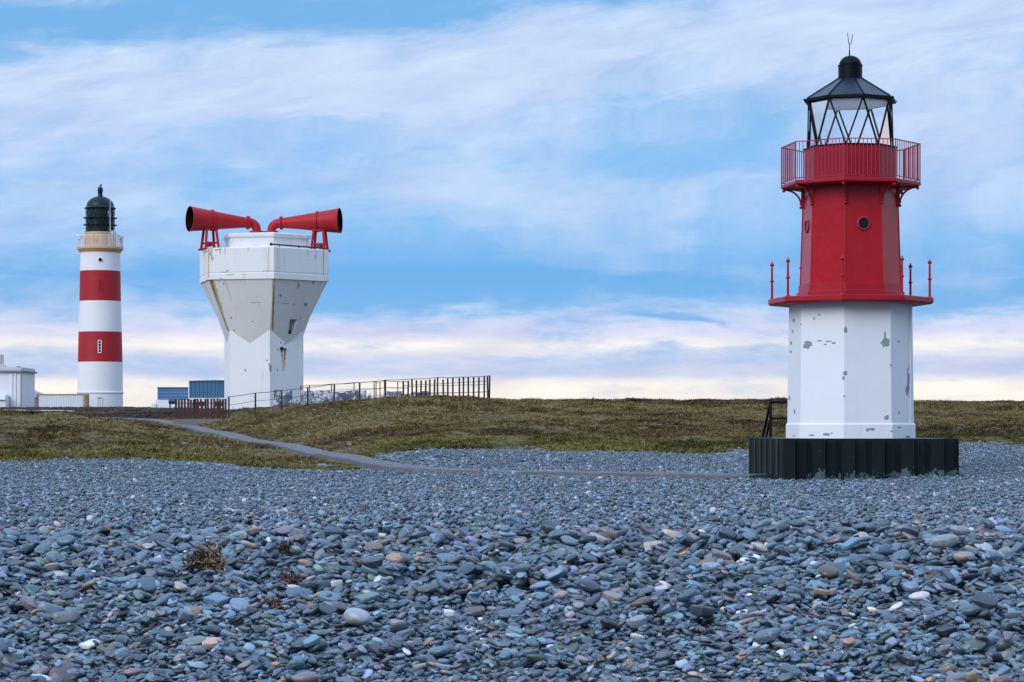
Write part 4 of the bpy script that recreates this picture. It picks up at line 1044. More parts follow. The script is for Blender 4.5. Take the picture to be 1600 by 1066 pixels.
rubble(428.5, 456, 609, 636, 143, 'whitewashed wall fragment standing against the foot of the foghorn tower')
rubble(456, 470, 622, 634, 143.5, 'lowest broken wall fragment in the gap beside the foghorn tower', .25)
rubble(470.5, 515, 610, 630, 142.5, 'longer block of flaking white wall, first right of the foghorn tower')
rubble(515.5, 540.5, 612, 628, 142, 'pale low wall fragment between two taller blocks behind the wire fence')
rubble(541, 572, 610, 626, 141.5, 'square topped flaking wall block near the middle of the broken wall row')
rubble(573, 599, 614.5, 625, 141, 'crumbled wall fragment sinking into turf, low and jagged on top', .3)
rubble(599.5, 630.5, 610.5, 625, 140.5, 'blue-grey wall block just left of the dark palisade bars')
rubble(642.5, 673, 611, 622, 140, 'last wall block, standing behind the dark palisade bars')

# ------------------------------------------------------------------ shingle
def ico(sub):
    bm = bmesh.new(); bmesh.ops.create_icosphere(bm, subdivisions=sub, radius=1)
    v = np.array([q.co[:] for q in bm.verts]); f_ = np.array([[q.index for q in p.verts] for p in bm.faces]); bm.free(); return v, f_
def pebble_shape(sub, seed):
    """unit pebble: rounded, a little boxy, uneven"""
    v, f_ = ico(sub); r_ = random.Random(seed)
    e = r_.uniform(.72, 1.0) if seed % 10 < 7 else r_.uniform(.42, .58)   # some are broken slabs
    p = np.sign(v) * np.abs(v) ** e
    off = Vector((r_.uniform(0, 50), r_.uniform(0, 50), r_.uniform(0, 50))); amp = r_.uniform(.12, .30)
    k = np.array([1 + amp * mnoise.noise(Vector(q) * .9 + off) + .05 * mnoise.noise(Vector(q) * 2.6 + off) for q in v])
    p = p * k[:, None]
    tw = r_.uniform(-.25, .25); p[:, 1] *= 1 + tw * p[:, 0]; p[:, 2] *= 1 + r_.uniform(-.2, .2) * p[:, 0]
    return p / np.abs(p).max(0), f_
PAL = np.array([(.095, .150, .205), (.120, .180, .235), (.075, .118, .160), (.150, .205, .255), (.105, .168, .195), (.135, .155, .225), (.048, .070, .098), (.200, .240, .290),
                (.185, .155, .185), (.240, .165, .130), (.270, .225, .190), (.330, .300, .310), (.300, .170, .110), (.560, .570, .590), (.090, .130, .125), (.140, .180, .165)])
PW = np.array([16, 16, 13, 10, 12, 7, 9, 4, 4.5, 3.0, 2.6, 2.6, 0.9, 1.3, 5, 5]); PW = PW / PW.sum()
def pebble_cols(n):
    c = PAL[rng.choice(len(PAL), n, p=PW)]; c = np.where((c[:, 2] > c[:, 0] * 1.1)[:, None], c * (.77, .84, .87), c * .95)
    return np.clip(c * np.clip(np.exp(rng.normal(-.10, .52, (n, 1))), .22, 2.1) * (1 + rng.normal(0, .04, (n, 3))), .02, .75)

def settle(x0, x1, y0, y1, res, px, py, a, b, c, yaw, h0):
    """lets flat pebbles come to rest one after another on the ground and on each other; returns z, tilt normal, share of each left in sight"""
    nx, ny = int((x1 - x0) / res), int((y1 - y0) / res)
    xs = x0 + (np.arange(nx) + .5) * res; ys = y0 + (np.arange(ny) + .5) * res
    Hm = h0(xs, ys).astype(np.float64); own = np.full((ny, nx), -1, np.int32)
    n = len(px); Z = np.zeros(n); NX = np.zeros(n); NY = np.zeros(n); area = np.zeros(n)
    cy, sy = np.cos(yaw), np.sin(yaw)
    for i in range(n):
        R = a[i]
        i0 = max(0, int((px[i] - R - x0) / res)); i1 = min(nx, int((px[i] + R - x0) / res) + 2)
        j0 = max(0, int((py[i] - R - y0) / res)); j1 = min(ny, int((py[i] + R - y0) / res) + 2)
        if i1 - i0 < 2 or j1 - j0 < 2: area[i] = 1; Z[i] = -99; continue
        dx = xs[i0:i1][None, :] - px[i]; dy = ys[j0:j1][:, None] - py[i]
        u = (dx * cy[i] + dy * sy[i]) / a[i]; v = (dy * cy[i] - dx * sy[i]) / b[i]
        q = u * u + v * v; mk = q < 1
        w_ = Hm[j0:j1, i0:i1]; h = w_[mk]
        if h.size < 3: area[i] = 1; Z[i] = -99; continue
        ddx = (dx + 0 * dy)[mk]; ddy = (dy + 0 * dx)[mk]
        hm = h.mean(); hc = h - hm
        gx = (ddx * hc).sum() / ((ddx * ddx).sum() + 1e-9); gy = (ddy * hc).sum() / ((ddy * ddy).sum() + 1e-9)
        gx = min(.42, max(-.42, gx)); gy = min(.42, max(-.42, gy))
        thick = c[i] * np.sqrt(1 - q[mk]); pl = gx * ddx + gy * ddy
        need = h + thick * .92 - pl
        z = .70 * need.max() + .30 * (hm + c[i] * .6)
        z = min(z, hm + c[i] * 1.6); top = z + pl + thick
        up = top > h
        nh = h.copy(); nh[up] = top[up]; w_[mk] = nh
        ow = own[j0:j1, i0:i1]; o_ = ow[mk]; o_[up] = i; ow[mk] = o_
        Z[i] = z; NX[i] = gx; NY[i] = gy; area[i] = h.size
    cnt = np.bincount(own[own >= 0], minlength=n)
    return Z, NX, NY, cnt / np.maximum(area, 1), Hm
def tilt_euler(gx, gy, yaw, jx, jy):
    out = np.zeros((len(gx), 3))
    for i in range(len(gx)):
        nrm = Vector((-gx[i] + jx[i], -gy[i] + jy[i], 1)).normalized()
        xa = Vector((math.cos(yaw[i]), math.sin(yaw[i]), 0)); ya = nrm.cross(xa).normalized(); xa = ya.cross(nrm)
        out[i] = Matrix((xa, ya, nrm)).transposed().to_euler()[:]
    return out
def sizes(n, mean, sd, lo, hi):
    a = np.clip(np.exp(rng.normal(math.log(mean), sd, n)), lo, hi)
    b = a * rng.uniform(.55, .95, n); c = a * rng.uniform(.20, .42, n)
    return a, b, c

# --- the near bank
Y0, Y1 = 7.7, 17.2
def near_sizes(y):
    return .0135 + .0120 * np.clip((y - 8.5) / 4.5, 0, 1) - .0075 * np.clip((y - 13.0) / .9, 0, 1)
n_try = 118000
ny_ = rng.uniform(Y0, Y1, n_try); nx_ = rng.uniform(-1, 1, n_try) * (ny_ * .225 + .35)
keepw = rng.random(n_try) < (.35 + .65 * (ny_ / Y1)); nx_, ny_ = nx_[keepw], ny_[keepw]
n_ = len(nx_)
mean = near_sizes(ny_) * (1 + .25 * fbm(nx_ * 1.4 + 3, ny_ * 1.4, 2) * 2)
a_ = np.clip(mean * np.exp(rng.normal(0, .40, n_)), .007, .052); b_ = a_ * rng.uniform(.55, .95, n_); c_ = a_ * rng.uniform(.24, .48, n_)
c_ = np.minimum(c_, .024)
yaw_ = rng.normal(0, .75, n_)
# stones the photo singles out: (px, py, half length px, aspect, thickness, yaw, colour, label)
SPECIAL = [
    (558, 962, 22, .80, .50, -.25, (.33, .35, .40), 'large pale grey rounded stone, biggest in the middle of the near shingle'),
    (478, 1043, 23, .60, .45, -.1, (.19, .17, .175), 'broad brownish grey oval stone low in the near shingle'),
    (526, 912, 10, .75, .5, .0, (.50, .46, .53), 'small pale lilac round pebble right of the seaweed clumps'),
    (702, 955, 9, .75, .55, .0, (.66, .66, .68), 'small white rounded pebble right of the large pale grey stone'),
    (997, 966, 14, .85, .45, .3, (.22, .27, .33), 'plump pale blue-grey round pebble standing out at mid shingle'),
    (1437, 937, 17, .55, .42, -.1, (.60, .56, .57), 'whitish pink oval pebble at the right of the near shingle'),
    (1424, 925, 14, .80, .25, -.5, (.17, .23, .32), 'flat blue slab propped behind the whitish pink oval pebble'),
    (1475, 862, 24, .55, .45, -.1, (.22, .26, .27), 'biggest grey-green cobble on the shingle crest below the small lighthouse'),
    (1500, 859, 17, .60, .45, -.1, (.24, .27, .28), 'pale cobble tucked behind the biggest grey-green crest cobble'),
    (1416, 856, 18, .35, .35, 0, (.05, .055, .06), 'dark flat stone on the crest left of the biggest grey-green cobble'),
    (1506, 880, 17, .60, .50, -.2, (.30, .235, .21), 'sandy pink cobble just in front of the biggest grey-green cobble'),
    (1320, 864, 12, .40, .40, 0, (.33, .245, .20), 'pinkish tan flat stone on the crest below the black base'),
    (1283, 917, 14, .45, .45, 0, (.30, .19, .11), 'orange brown oval pebble in the right of the near shingle'),
    (103, 975, 22, .60, .45, .0, (.135, .165, .185), 'wide blue-grey oval stone at the left of the near shingle'),
    (372, 907, 10, .75, .5, .0, (.16, .20, .23), 'round grey pebble just right of the tan seaweed clump'),
    (566, 1006, 9, .6, .5, .4, (.36, .15, .14), 'dull pink tilted pebble below the large pale grey stone'),
    (431, 1032, 7, .7, .6, .3, (.50, .23, .10), 'bright orange little pebble low in the shingle'),
    (846, 1015, 9, .6, .5, .2, (.42, .20, .13), 'orange red small pebble at the bottom middle of the shingle'),
    (208, 1043, 15, .50, .5, .0, (.25, .165, .165), 'mauve pink long pebble low at the left'),
    (43, 839, 8, .55, .5, .0, (.38, .17, .13), 'reddish pebble lying alone on the shingle behind the crest at far left'),
    (218, 839, 8, .6, .5, .0, (.58, .54, .56), 'pale pinkish white pebble behind the crest, left of the tan seaweed clump'),
    (1350, 963, 7, .85, .6, .6, (.70, .68, .70), 'little round white pebble left of the whitish pink oval pebble'),
    (290, 970, 13, .85, .4, .5, (.13, .17, .21), 'round slate blue disc pebble at left of the near shingle'),
    (715, 916, 14, .45, .4, 0, (.30, .27, .30), 'pale lilac grey long pebble in the middle of the near shingle'),
]
sp_xy = []
def ground_hit(px, py):
    dx, dz = (px - 800) / FPX, (HY - py) / FPX
    D = 6.0
    ys = np.linspace(6, 30, 1200); hz = H0(ys * dx, ys); rz = EYE + ys * dz
    k = np.argmax(rz < hz); return ys[k] * dx, ys[k]
for sp in SPECIAL:
    sp_xy.append(ground_hit(sp[0], sp[1] + sp[2] * .3))
sx_ = np.array([q[0] for q in sp_xy]); sy_ = np.array([q[1] for q in sp_xy])
sa_ = np.array([sp[2] / FPX * y for sp, y in zip(SPECIAL, sy_)]); sb_ = sa_ * np.array([max(sp[3], .55) for sp in SPECIAL]); sc_2 = sa_ * np.array([sp[3] for sp in SPECIAL]) * .78
nsp = len(SPECIAL)
# the order of arrival: small filling first, then a mix, the singled-out stones last
order = np.argsort(rng.random(n_) + (a_ > .05) * .35)
X = np.concatenate([nx_[order], sx_]); Y = np.concatenate([ny_[order], sy_]); Aa = np.concatenate([a_[order], sa_]); Bb = np.concatenate([b_[order], sb_]); Cc = np.concatenate([c_[order], sc_2])
YW = np.concatenate([yaw_[order], [sp[5] * .6 for sp in SPECIAL]])
Z, NX, NY, vis, Hm_near = settle(-4.6, 4.6, Y0 - .3, Y1 + .3, .008, X, Y, Aa, Bb, Cc, YW,
                        lambda xs, ys: H0(*np.meshgrid(xs, ys)) - .05 + .06 * fbm(*[q * 1.6 for q in np.meshgrid(xs + 50, ys)], 3))
_mx, _my = np.meshgrid(-4.6 + (np.arange(Hm_near.shape[1]) + .5) * .008, Y0 - .3 + (np.arange(Hm_near.shape[0]) + .5) * .008)
rise = np.median((Hm_near - H0(_mx, _my))[(np.abs(_mx) < _my * .21) & (_my > 8) & (_my < 16.5)])
print('rise', rise); Z = Z - rise - .022; Hm_near = Hm_near - rise - .022
CN = np.concatenate([pebble_cols(n_), np.array([sp[6] for sp in SPECIAL])])
def near_top(x, y):
    j = int((y - Y0 + .3) / .008); i = int((x + 4.6) / .008); return float(Hm_near[max(0, j - 2):j + 3, max(0, i - 2):i + 3].mean())
ok = (vis > .07) & (Z > -90); ok[-nsp:] = True; Z[-nsp:] += Cc[-nsp:] * .22; NX[-nsp:] *= .4; NY[-nsp:] *= .4
jit = .12
EU = tilt_euler(NX, NY, YW, rng.normal(0, jit, len(X)) * (Aa < .06), rng.normal(0, jit, len(X)) * (Aa < .06))
shown = Aa * Bb / Y ** 2 * np.minimum(vis, 1) ; shown[~ok] = 0; shown[-nsp:] = 0
inview = np.abs(X / Y) < .212
big = np.argsort(-(shown * inview * (Y < 15.5)))[:250]
isbig = np.zeros(len(X), bool); isbig[big] = True; isbig[-nsp:] = True

# --- material shared by every pebble
def pebble_mat(name, own_colour):
    m, t, bs = base_mat(name)
    if own_colour:
        c = t.new('ShaderNodeObjectInfo').outputs['Color']
    else:
        i_ = t.new('ShaderNodeAttribute', attribute_name='icol', attribute_type='INSTANCER').outputs['Color']
        g_ = t.new('ShaderNodeAttribute', attribute_name='vcol').outputs['Color']
        c = t.mix(1.0, i_, g_, 'ADD')
    oc = t.new('ShaderNodeTexCoord').outputs['Object'] if own_colour else t.new('ShaderNodeNewGeometry').outputs['Position']
    p_ = t.new('ShaderNodeNewGeometry').outputs['Position']
    n1_ = t.noise(p_, 45, 5, .65); n2_ = t.noise(p_, 260, 3, .6)
    k = t.m('ADD', t.lin(n1_, .3, .7, .80, 1.18), t.m('MULTIPLY', t.m('SUBTRACT', n2_, .5), .35))
    c = t.mix(1.0, c, t.comb(k, k, k), 'MULTIPLY')
    # thin pale veins in some stones
    vn = t.m('ABSOLUTE', t.m('SUBTRACT', t.noise(p_, 16, 2, .5), .5))
    c = t.mix(t.m('MULTIPLY', t.sstep(vn, .010, .002), t.m('MULTIPLY', t.sstep(t.noise(p_, 5, 2), .54, .62), .35)), c, (.5, .5, .52))
    t.l.new(c, bs.inputs['Base Color'])
    t.l.new(t.lin(n1_, .3, .7, .30, .50), bs.inputs['Roughness']); bs.inputs['Specular IOR Level'].default_value = .75
    b = t.new('ShaderNodeBump'); b.inputs['Strength'].default_value = .25; b.inputs['Distance'].default_value = .002
    t.l.new(n2_, b.inputs['Height']); t.l.new(b.outputs[0], bs.inputs['Normal'])
    return m
m_peb = pebble_mat('sea_worn_pebble', False); m_peb1 = pebble_mat('single_sea_worn_pebble', True)
NP = 10
near_shapes = [pebble_shape(4 if k < 3 else 3, 100 + k) for k in range(NP)]

# --- singled-out pebbles
pmesh = []
for v, f_ in near_shapes:
    me = np_mesh('pebble', v, np.full(len(f_), 3), f_.ravel()); me.materials.append(m_peb1); pmesh.append(me)
def colour_word(c):
    r, g, b_l = c; mx = max(c)
    if mx > .40: return 'whitish'
    if r > g * 1.25: return 'reddish brown'
    if r > g * 1.02: return 'mauve grey'
    if mx < .115: return 'dark slate'
    if g > b_l * .985: return 'greenish grey'
    return 'blue-grey'
for i in np.where(isbig)[0]:
    o = bpy.data.objects.new('pebble', pmesh[i % NP]); COL.objects.link(o)
    o.location = (X[i], Y[i], Z[i]); o.rotation_euler = EU[i]; o.scale = (Aa[i], Bb[i], Cc[i])
    o.color = (*CN[i], 1)
    if i >= len(X) - nsp:
        tag(o, SPECIAL[i - (len(X) - nsp)][7], 'pebble')
    else:
        wd = colour_word(CN[i]); asp = Bb[i] / Aa[i]; shp_ = 'long' if asp < .66 else ('round' if asp > .84 else 'oval')
        row_ = 'on the shingle crest' if Y[i] > 12.2 else ('halfway down the near shingle' if Y[i] > 10 else 'low on the near shingle')
        q_ = X[i] / Y[i] * FPX + 800
        side_ = 'below the tall lighthouse' if q_ < 240 else 'below the foghorn tower' if q_ < 520 else 'below the grassy mound' if q_ < 830 else 'between mound and small lighthouse' if q_ < 1160 else 'below the small lighthouse' if q_ < 1430 else 'right of the black base'
        tn_ = 'deep' if CN[i].mean() < .105 else ('mid-toned' if CN[i].mean() < .17 else 'pale')
        ty_ = 'tilted ' if abs(NX[i]) + abs(NY[i]) > .30 else ''
        kind_ = f'{ty_}{shp_} {tn_} {wd}'.replace('deep dark slate', 'dark slate').replace('mid-toned dark slate', 'dark slate').replace('pale whitish', 'whitish').replace('pale dark slate', 'dark slate')
        tag(o, f'{kind_} pebble {row_}, {side_}', 'pebble', f'larger {kind_} pebbles {row_}, {side_}')

# --- tiles of settled shingle for the beach further off
def tile(seed, S=3.0, mean=.0205):
    n = int(S * S * 1800); r_ = np.random.default_rng(seed)
    x, y = r_.uniform(-S / 2 - .02, S / 2 + .02, n), r_.uniform(-S / 2 - .02, S / 2 + .02, n)
    a = np.clip(mean * np.exp(r_.normal(0, .42, n)), .011, .06); b = a * r_.uniform(.55, .95, n); c = a * r_.uniform(.30, .60, n); yw = r_.uniform(-math.pi, math.pi, n)
    z, gx, gy, vs, hm_ = settle(-S / 2 - .1, S / 2 + .1, -S / 2 - .1, S / 2 + .1, .010, x, y, a, b, c, yw, lambda xs, ys: .03 * fbm(*[q * 1.5 for q in np.meshgrid(xs + 30 + seed, ys)], 3))
    k = (vs > .12) & (z > -90); z = z - np.median(hm_[20:-20, 20:-20])
    shp = [pebble_shape(2, 300 + q) for q in range(8)]
    eu = tilt_euler(gx[k], gy[k], yw[k], r_.normal(0, .2, k.sum()), r_.normal(0, .2, k.sum()))
    vv, ff, cc_ = [], [], []; cols = pebble_cols(k.sum()); off = 0
    for q, (xx, yy, zz, A_, B_, C_) in enumerate(zip(x[k], y[k], z[k], a[k], b[k], c[k])):
        v, f_ = shp[q % 8]
        Rm = np.array(Matrix.Rotation(eu[q][2], 3, 'Z') @ Matrix.Rotation(eu[q][1], 3, 'Y') @ Matrix.Rotation(eu[q][0], 3, 'X'))
        vv.append((v * (A_, B_, C_)) @ Rm.T + (xx, yy, zz)); ff.append(f_ + off); cc_.append(np.tile(cols[q], (len(v), 1))); off += len(v)
    return np.concatenate(vv), np.concatenate(ff), np.concatenate(cc_)
NTILE = 2
tiles = [tile(11 + k) for k in range(NTILE)]

# where the tiles lie: over the shingle, up to the edge of the turf
tp, trot, tsel = [], [], []
S = 2.9; yy = 17.0 + S / 2 - .25
row = 0
while yy < 92:
    half = yy * .235 + 3
    nx_t = int(2 * half / S) + 1
    for i in range(nx_t):
        xx = -half + (i + .5 * (row % 2)) * S
        cxs = np.array([xx, xx - S * .45, xx + S * .45, xx, xx]); cys = np.array([yy, yy, yy, yy - S * .45, yy + S * .45])
        gss = grassness(cxs, cys)
        if gss.max() > .8 and not (gss.max() < 2.0 and gss[0] < -1.5): continue
        if path_dist(np.array([xx]), np.array([yy]))[0] < 1.0 + S * .70: continue
        if abs(xx - WX) < 3.2 and abs(yy - WD) < 3.2 and max(abs(xx - WX), abs(yy - WD)) < 1.2: continue
        h = Hn(cxs, cys)
        gx, gy = (h[2] - h[1]) / (S * .9), (h[4] - h[3]) / (S * .9)
        yw = random.choice((0, math.pi / 2, math.pi, -math.pi / 2)) 
        e = tilt_euler([gx], [gy], [yw], [0], [0])[0]
        tp.append((xx, yy, h.mean() + random.uniform(-.008, .008))); trot.append(e); tsel.append(random.randrange(NTILE))
    row += 1; yy += S * .93
# and beside and in front of the stone-by-stone bank
yy = 17.0 - S * .45
while yy > 3.0:
    for i in range(-4, 5):
        for sgn in ((-1, 1) if yy > 6.4 else (1,)):
            edge = (yy + S * .5) * .225 + .35 - .75 if yy > 6.4 else -99
            xx = sgn * (edge + S * .5 + abs(i) * S * .93) if yy > 6.4 else i * S * .93
            if yy > 6.4 and i < 0 or abs(xx) > 11: continue
            cxs = np.array([xx, xx - S * .45, xx + S * .45, xx, xx]); cys = np.array([yy, yy, yy, yy - S * .45, yy + S * .45])
            h = Hn(cxs, cys); gx, gy = (h[2] - h[1]) / (S * .9), (h[4] - h[3]) / (S * .9)
            tp.append((xx, yy, h.mean() - .035 + random.uniform(-.008, .008))); trot.append(tilt_euler([gx], [gy], [random.choice((0, math.pi))], [0], [0])[0]); tsel.append(random.randrange(NTILE))
    yy -= S * .93
# single stones fill the strip along the turf, the path and behind
m_s = 60000
sy2 = rng.uniform(60, 100, m_s) ; sx2 = rng.uniform(-1, 1, m_s) * (sy2 * .235 + 2)
gs2 = grassness(sx2, sy2); pd2 = path_dist(sx2, sy2)
tpa = np.array([q[:2] for q in tp]); 
cell = set((int(math.floor(q[0] / .5)), int(math.floor(q[1] / .5))) for q in [])
covered = np.zeros(m_s, bool)
for q in tpa:
    if q[1] > 55: covered |= (np.abs(sx2 - q[0]) < S * .46) & (np.abs(sy2 - q[1]) < S * .46)
k2 = (~covered) & (gs2 < .2 + rng.normal(0, .5, m_s)) & (pd2 > .95) & ((rng.random(m_s) < .95))
sx2, sy2 = sx2[k2], sy2[k2]; a2, b2, c2 = sizes(len(sx2), .055, .35, .03, .12)
sz2 = Hn(sx2, sy2) + c2 * .2
# a few scattered stones on the turf by the path and the bank of shingle against the black base
m_t = 900
sx3 = rng.uniform(-15, -5, m_t); sy3 = rng.uniform(74, 128, m_t); gk = (grassness(sx3, sy3) > 0) & (path_dist(sx3, sy3) < 6) & (path_dist(sx3, sy3) > 1.0) & (rng.random(m_t) < .6)
sx3, sy3 = sx3[gk], sy3[gk]; a3, b3, c3 = sizes(len(sx3), .07, .4, .03, .18); sz3 = Hn(sx3, sy3) + c3 * .3
m_b = 5000
ub = rng.uniform(-3.6, 3.6, m_b); db = np.abs(rng.normal(0, .5, m_b)); 
fx_ = WX + math.cos(rad(4.87)) * ub + math.sin(rad(4.87)) * (2.45 + db); fy_ = WD + math.sin(rad(4.87)) * ub - math.cos(rad(4.87)) * (2.40 + db)
a4, b4, c4 = sizes(m_b, .034, .4, .015, .09); sz4 = Hn(fx_, fy_) - .03 + np.clip(.06 - .14 * db, -.02, .06) * rng.random(m_b) + .03 * np.clip(ub / 3.6, -1, 1)

def gn_stuff(name, mat, protos, pts, tiles_=None, tpts=None):
    """one object: the prototypes and the points are its own mesh, geometry nodes put the one at the other"""
    V_, F_, pid, vcol = [], [], [], []; off = 0; nfv = []
    for k, (v, f_, c_) in enumerate(protos):
        V_.append(v); F_.append((f_ + off).ravel()); nfv.append(np.full(len(f_), f_.shape[1])); pid.append(np.full(len(v), 1 + k)); vcol.append(c_ if c_ is not None else np.zeros((len(v), 3))); off += len(v)
    for k, (v, f_, c_) in enumerate(tiles_ or []):
        V_.append(v); F_.append((f_ + off).ravel()); nfv.append(np.full(len(f_), f_.shape[1])); pid.append(np.full(len(v), 101 + k)); vcol.append(c_); off += len(v)
    npr = off
    loc, rot, scl, sel, col = pts
    V_.append(loc); pid.append(np.zeros(len(loc), int)); vcol.append(np.zeros((len(loc), 3)))
    rots, scls, sels, cols = [np.zeros((npr, 3)), rot], [np.ones((npr, 3)), scl], [np.zeros(npr, int), sel], [np.zeros((npr, 3)), col]
    if tpts is not None:
        tl, tr_, ts_ = tpts
        V_.append(tl); pid.append(np.full(len(tl), -1)); vcol.append(np.zeros((len(tl), 3))); rots.append(tr_); scls.append(np.ones((len(tl), 3))); sels.append(ts_); cols.append(np.zeros((len(tl), 3)))
    V_ = np.concatenate(V_); me = np_mesh(name, V_, np.concatenate(nfv), np.concatenate(F_))
    me.materials.append(mat)
    def put(nm, typ, arr, prop):
        at = me.attributes.new(nm, typ, 'POINT'); at.data.foreach_set(prop, np.ascontiguousarray(arr).ravel())
    one = lambda c_: np.concatenate([c_, np.ones((len(c_), 1))], 1).astype(np.float32)
    put('pid', 'INT', np.concatenate(pid).astype(np.int32), 'value'); put('psel', 'INT', np.concatenate(sels).astype(np.int32), 'value')
    put('prot', 'FLOAT_VECTOR', np.concatenate(rots).astype(np.float32), 'vector'); put('pscl', 'FLOAT_VECTOR', np.concatenate(scls).astype(np.float32), 'vector')
    put('icol', 'FLOAT_COLOR', one(np.concatenate(cols)), 'color'); put('vcol', 'FLOAT_COLOR', one(np.concatenate(vcol)), 'color')
    o = bpy.data.objects.new(name, me); COL.objects.link(o)
    ng = bpy.data.node_groups.new(name, 'GeometryNodeTree')
    ng.interface.new_socket('Geometry', in_out='INPUT', socket_type='NodeSocketGeometry'); ng.interface.new_socket('Geometry', in_out='OUTPUT', socket_type='NodeSocketGeometry')
    N, L = ng.nodes, ng.links
    gi, go = N.new('NodeGroupInput'), N.new('NodeGroupOutput')
    def attr(nm, typ):
        a = N.new('GeometryNodeInputNamedAttribute'); a.data_type = typ; a.inputs['Name'].default_value = nm
        return next(s_ for s_ in a.outputs if s_.enabled and s_.name == 'Attribute')
    def part(k):
        cm = N.new('FunctionNodeCompare'); cm.data_type = 'INT'; cm.operation = 'EQUAL'
        ins = [s_ for s_ in cm.inputs if s_.enabled]
        L.new(attr('pid', 'INT'), ins[0]); ins[1].default_value = k
        sp = N.new('GeometryNodeSeparateGeometry'); sp.domain = 'POINT'
        L.new(gi.outputs[0], sp.inputs['Geometry']); L.new(cm.outputs[0], sp.inputs['Selection']); return sp.outputs['Selection']
    def spread(points, ids):
        j = N.new('GeometryNodeJoinGeometry')
        for k in ids:
            g2i = N.new('GeometryNodeGeometryToInstance'); L.new(part(k), g2i.inputs[0]); L.new(g2i.outputs[0], j.inputs[0])
        ip = N.new('GeometryNodeInstanceOnPoints'); L.new(points, ip.inputs['Points']); L.new(j.outputs[0], ip.inputs['Instance'])
        ip.inputs['Pick Instance'].default_value = True
        L.new(attr('psel', 'INT'), ip.inputs['Instance Index'])
        e2r = N.new('FunctionNodeEulerToRotation'); L.new(attr('prot', 'FLOAT_VECTOR'), e2r.inputs[0]); L.new(e2r.outputs[0], ip.inputs['Rotation'])
        L.new(attr('pscl', 'FLOAT_VECTOR'), ip.inputs['Scale'])
        return ip.outputs[0]
    outs = [spread(part(0), range(1, 1 + len(protos)))]
    if tiles_: outs.append(spread(part(-1), range(101, 101 + len(tiles_))))
    jo = N.new('GeometryNodeJoinGeometry')
    for x_ in outs: L.new(x_, jo.inputs[0])
    L.new(jo.outputs[0], go.inputs[0])
    md = o.modifiers.new(name, 'NODES'); md.node_group = ng
    return o
rest = ok & ~isbig
locs = np.concatenate([np.stack([X[rest], Y[rest], Z[rest]], 1), np.stack([sx2, sy2, sz2], 1), np.stack([sx3, sy3, sz3], 1), np.stack([fx_, fy_, sz4], 1)])
nn2 = len(sx2) + len(sx3) + len(fx_)
rots = np.concatenate([EU[rest], np.stack([rng.normal(0, .22, nn2), rng.normal(0, .22, nn2), rng.uniform(-3.1, 3.1, nn2)], 1)])
scls = np.concatenate([np.stack([Aa[rest], Bb[rest], Cc[rest]], 1), np.stack([np.concatenate([a2, a3, a4]), np.concatenate([b2, b3, b4]), np.concatenate([c2, c3, c4])], 1)])
cols = np.concatenate([CN[rest], pebble_cols(nn2)])
sels = np.arange(len(locs)) % NP
shingle = gn_stuff('shingle', m_peb, [(v, f_, None) for v, f_ in [pebble_shape(3, 100 + k) for k in range(NP)]], (locs, rots, scls, sels, cols), tiles, (np.array(tp), np.array(trot), np.array(tsel)))
tag(shingle, 'loose grey and blue shingle of countless small flat pebbles', None, None, 'stuff')
print('pebbles', rest.sum(), 'loose', nn2, 'tiles', len(tp), 'tile verts', [len(q[0]) for q in tiles])

# ------------------------------------------------------------------ grass tufts
def tuft(seed, n, h, spread, lean):
    r_ = random.Random(seed); v, f_, c_ = [], [], []
    for i in range(n):
        a = r_.uniform(0, 2 * math.pi); d = r_.random() ** .5 * spread; x, y = d * math.cos(a), d * math.sin(a)
        hh_ = h * r_.uniform(.5, 1.1); w_ = r_.uniform(.018, .035); b = r_.uniform(0, math.pi); lx, ly = r_.gauss(0, lean) + .6 * x, r_.gauss(0, lean) + .6 * y
        o = len(v); v += [(x - w_ * math.cos(b), y - w_ * math.sin(b), -.05), (x + w_ * math.cos(b), y + w_ * math.sin(b), -.05), (x + lx * .45 + w_ * .6 * math.cos(b), y + ly * .45 + w_ * .6 * math.sin(b), hh_ * .6), (x + lx * .45 - w_ * .6 * math.cos(b), y + ly * .45 - w_ * .6 * math.sin(b), hh_ * .6), (x + lx, y + ly, hh_)]
        f_ += [(o, o + 1, o + 2), (o, o + 2, o + 3), (o + 3, o + 2, o + 4)]
        k = r_.uniform(.75, 1.3); c_ += [(0, 0, 0)] * 5
    return np.array(v), np.array(f_), None
tuft_p = [tuft(5 + k, 26, (.09, .08, .11, .06, .13)[k % 5], (.22, .30, .18, .34, .24)[k % 5], (.06, .09, .07, .10, .12)[k % 5]) for k in range(6)]
m_g = 215000
gr = np.sqrt(rng.uniform(70 ** 2, 205 ** 2, m_g)); gth = rng.uniform(-.245, .245, m_g)
far_n = 22000; gr[:far_n] = np.sqrt(rng.uniform(200 ** 2, 330 ** 2, far_n)); gth[:far_n] = rng.uniform(-.245, -.05, far_n)
gx_, gy_ = gr * np.sin(gth), gr * np.cos(gth)
gg = grassness(gx_, gy_); pdg = path_dist(gx_, gy_)
clump = fbm(gx_ * .5, gy_ * .25 + 9, 4)
kg = (gg > .1) & (pdg > .52 + .30 * rng.random(m_g)) & (rng.random(m_g) < np.clip(.95 + clump * .8, .75, 1) * np.where(gr > 160, .6, 1))
gx_, gy_, gg, clump, gr = gx_[kg], gy_[kg], gg[kg], clump[kg], gr[kg]
ng_ = len(gx_); gz_ = Hn(gx_, gy_) - .01
scg = rng.uniform(.6, 1.2, ng_) * np.clip(.80 + clump * 1.3, .5, 1.4)
tone = np.clip(.50 + 1.5 * fbm(gx_ * .10 + 70, gy_ * .10, 3) + 1.5 * fbm(gx_ * .45 + 7, gy_ * .55 + 31, 3) + rng.normal(0, .12, ng_), 0, 1)
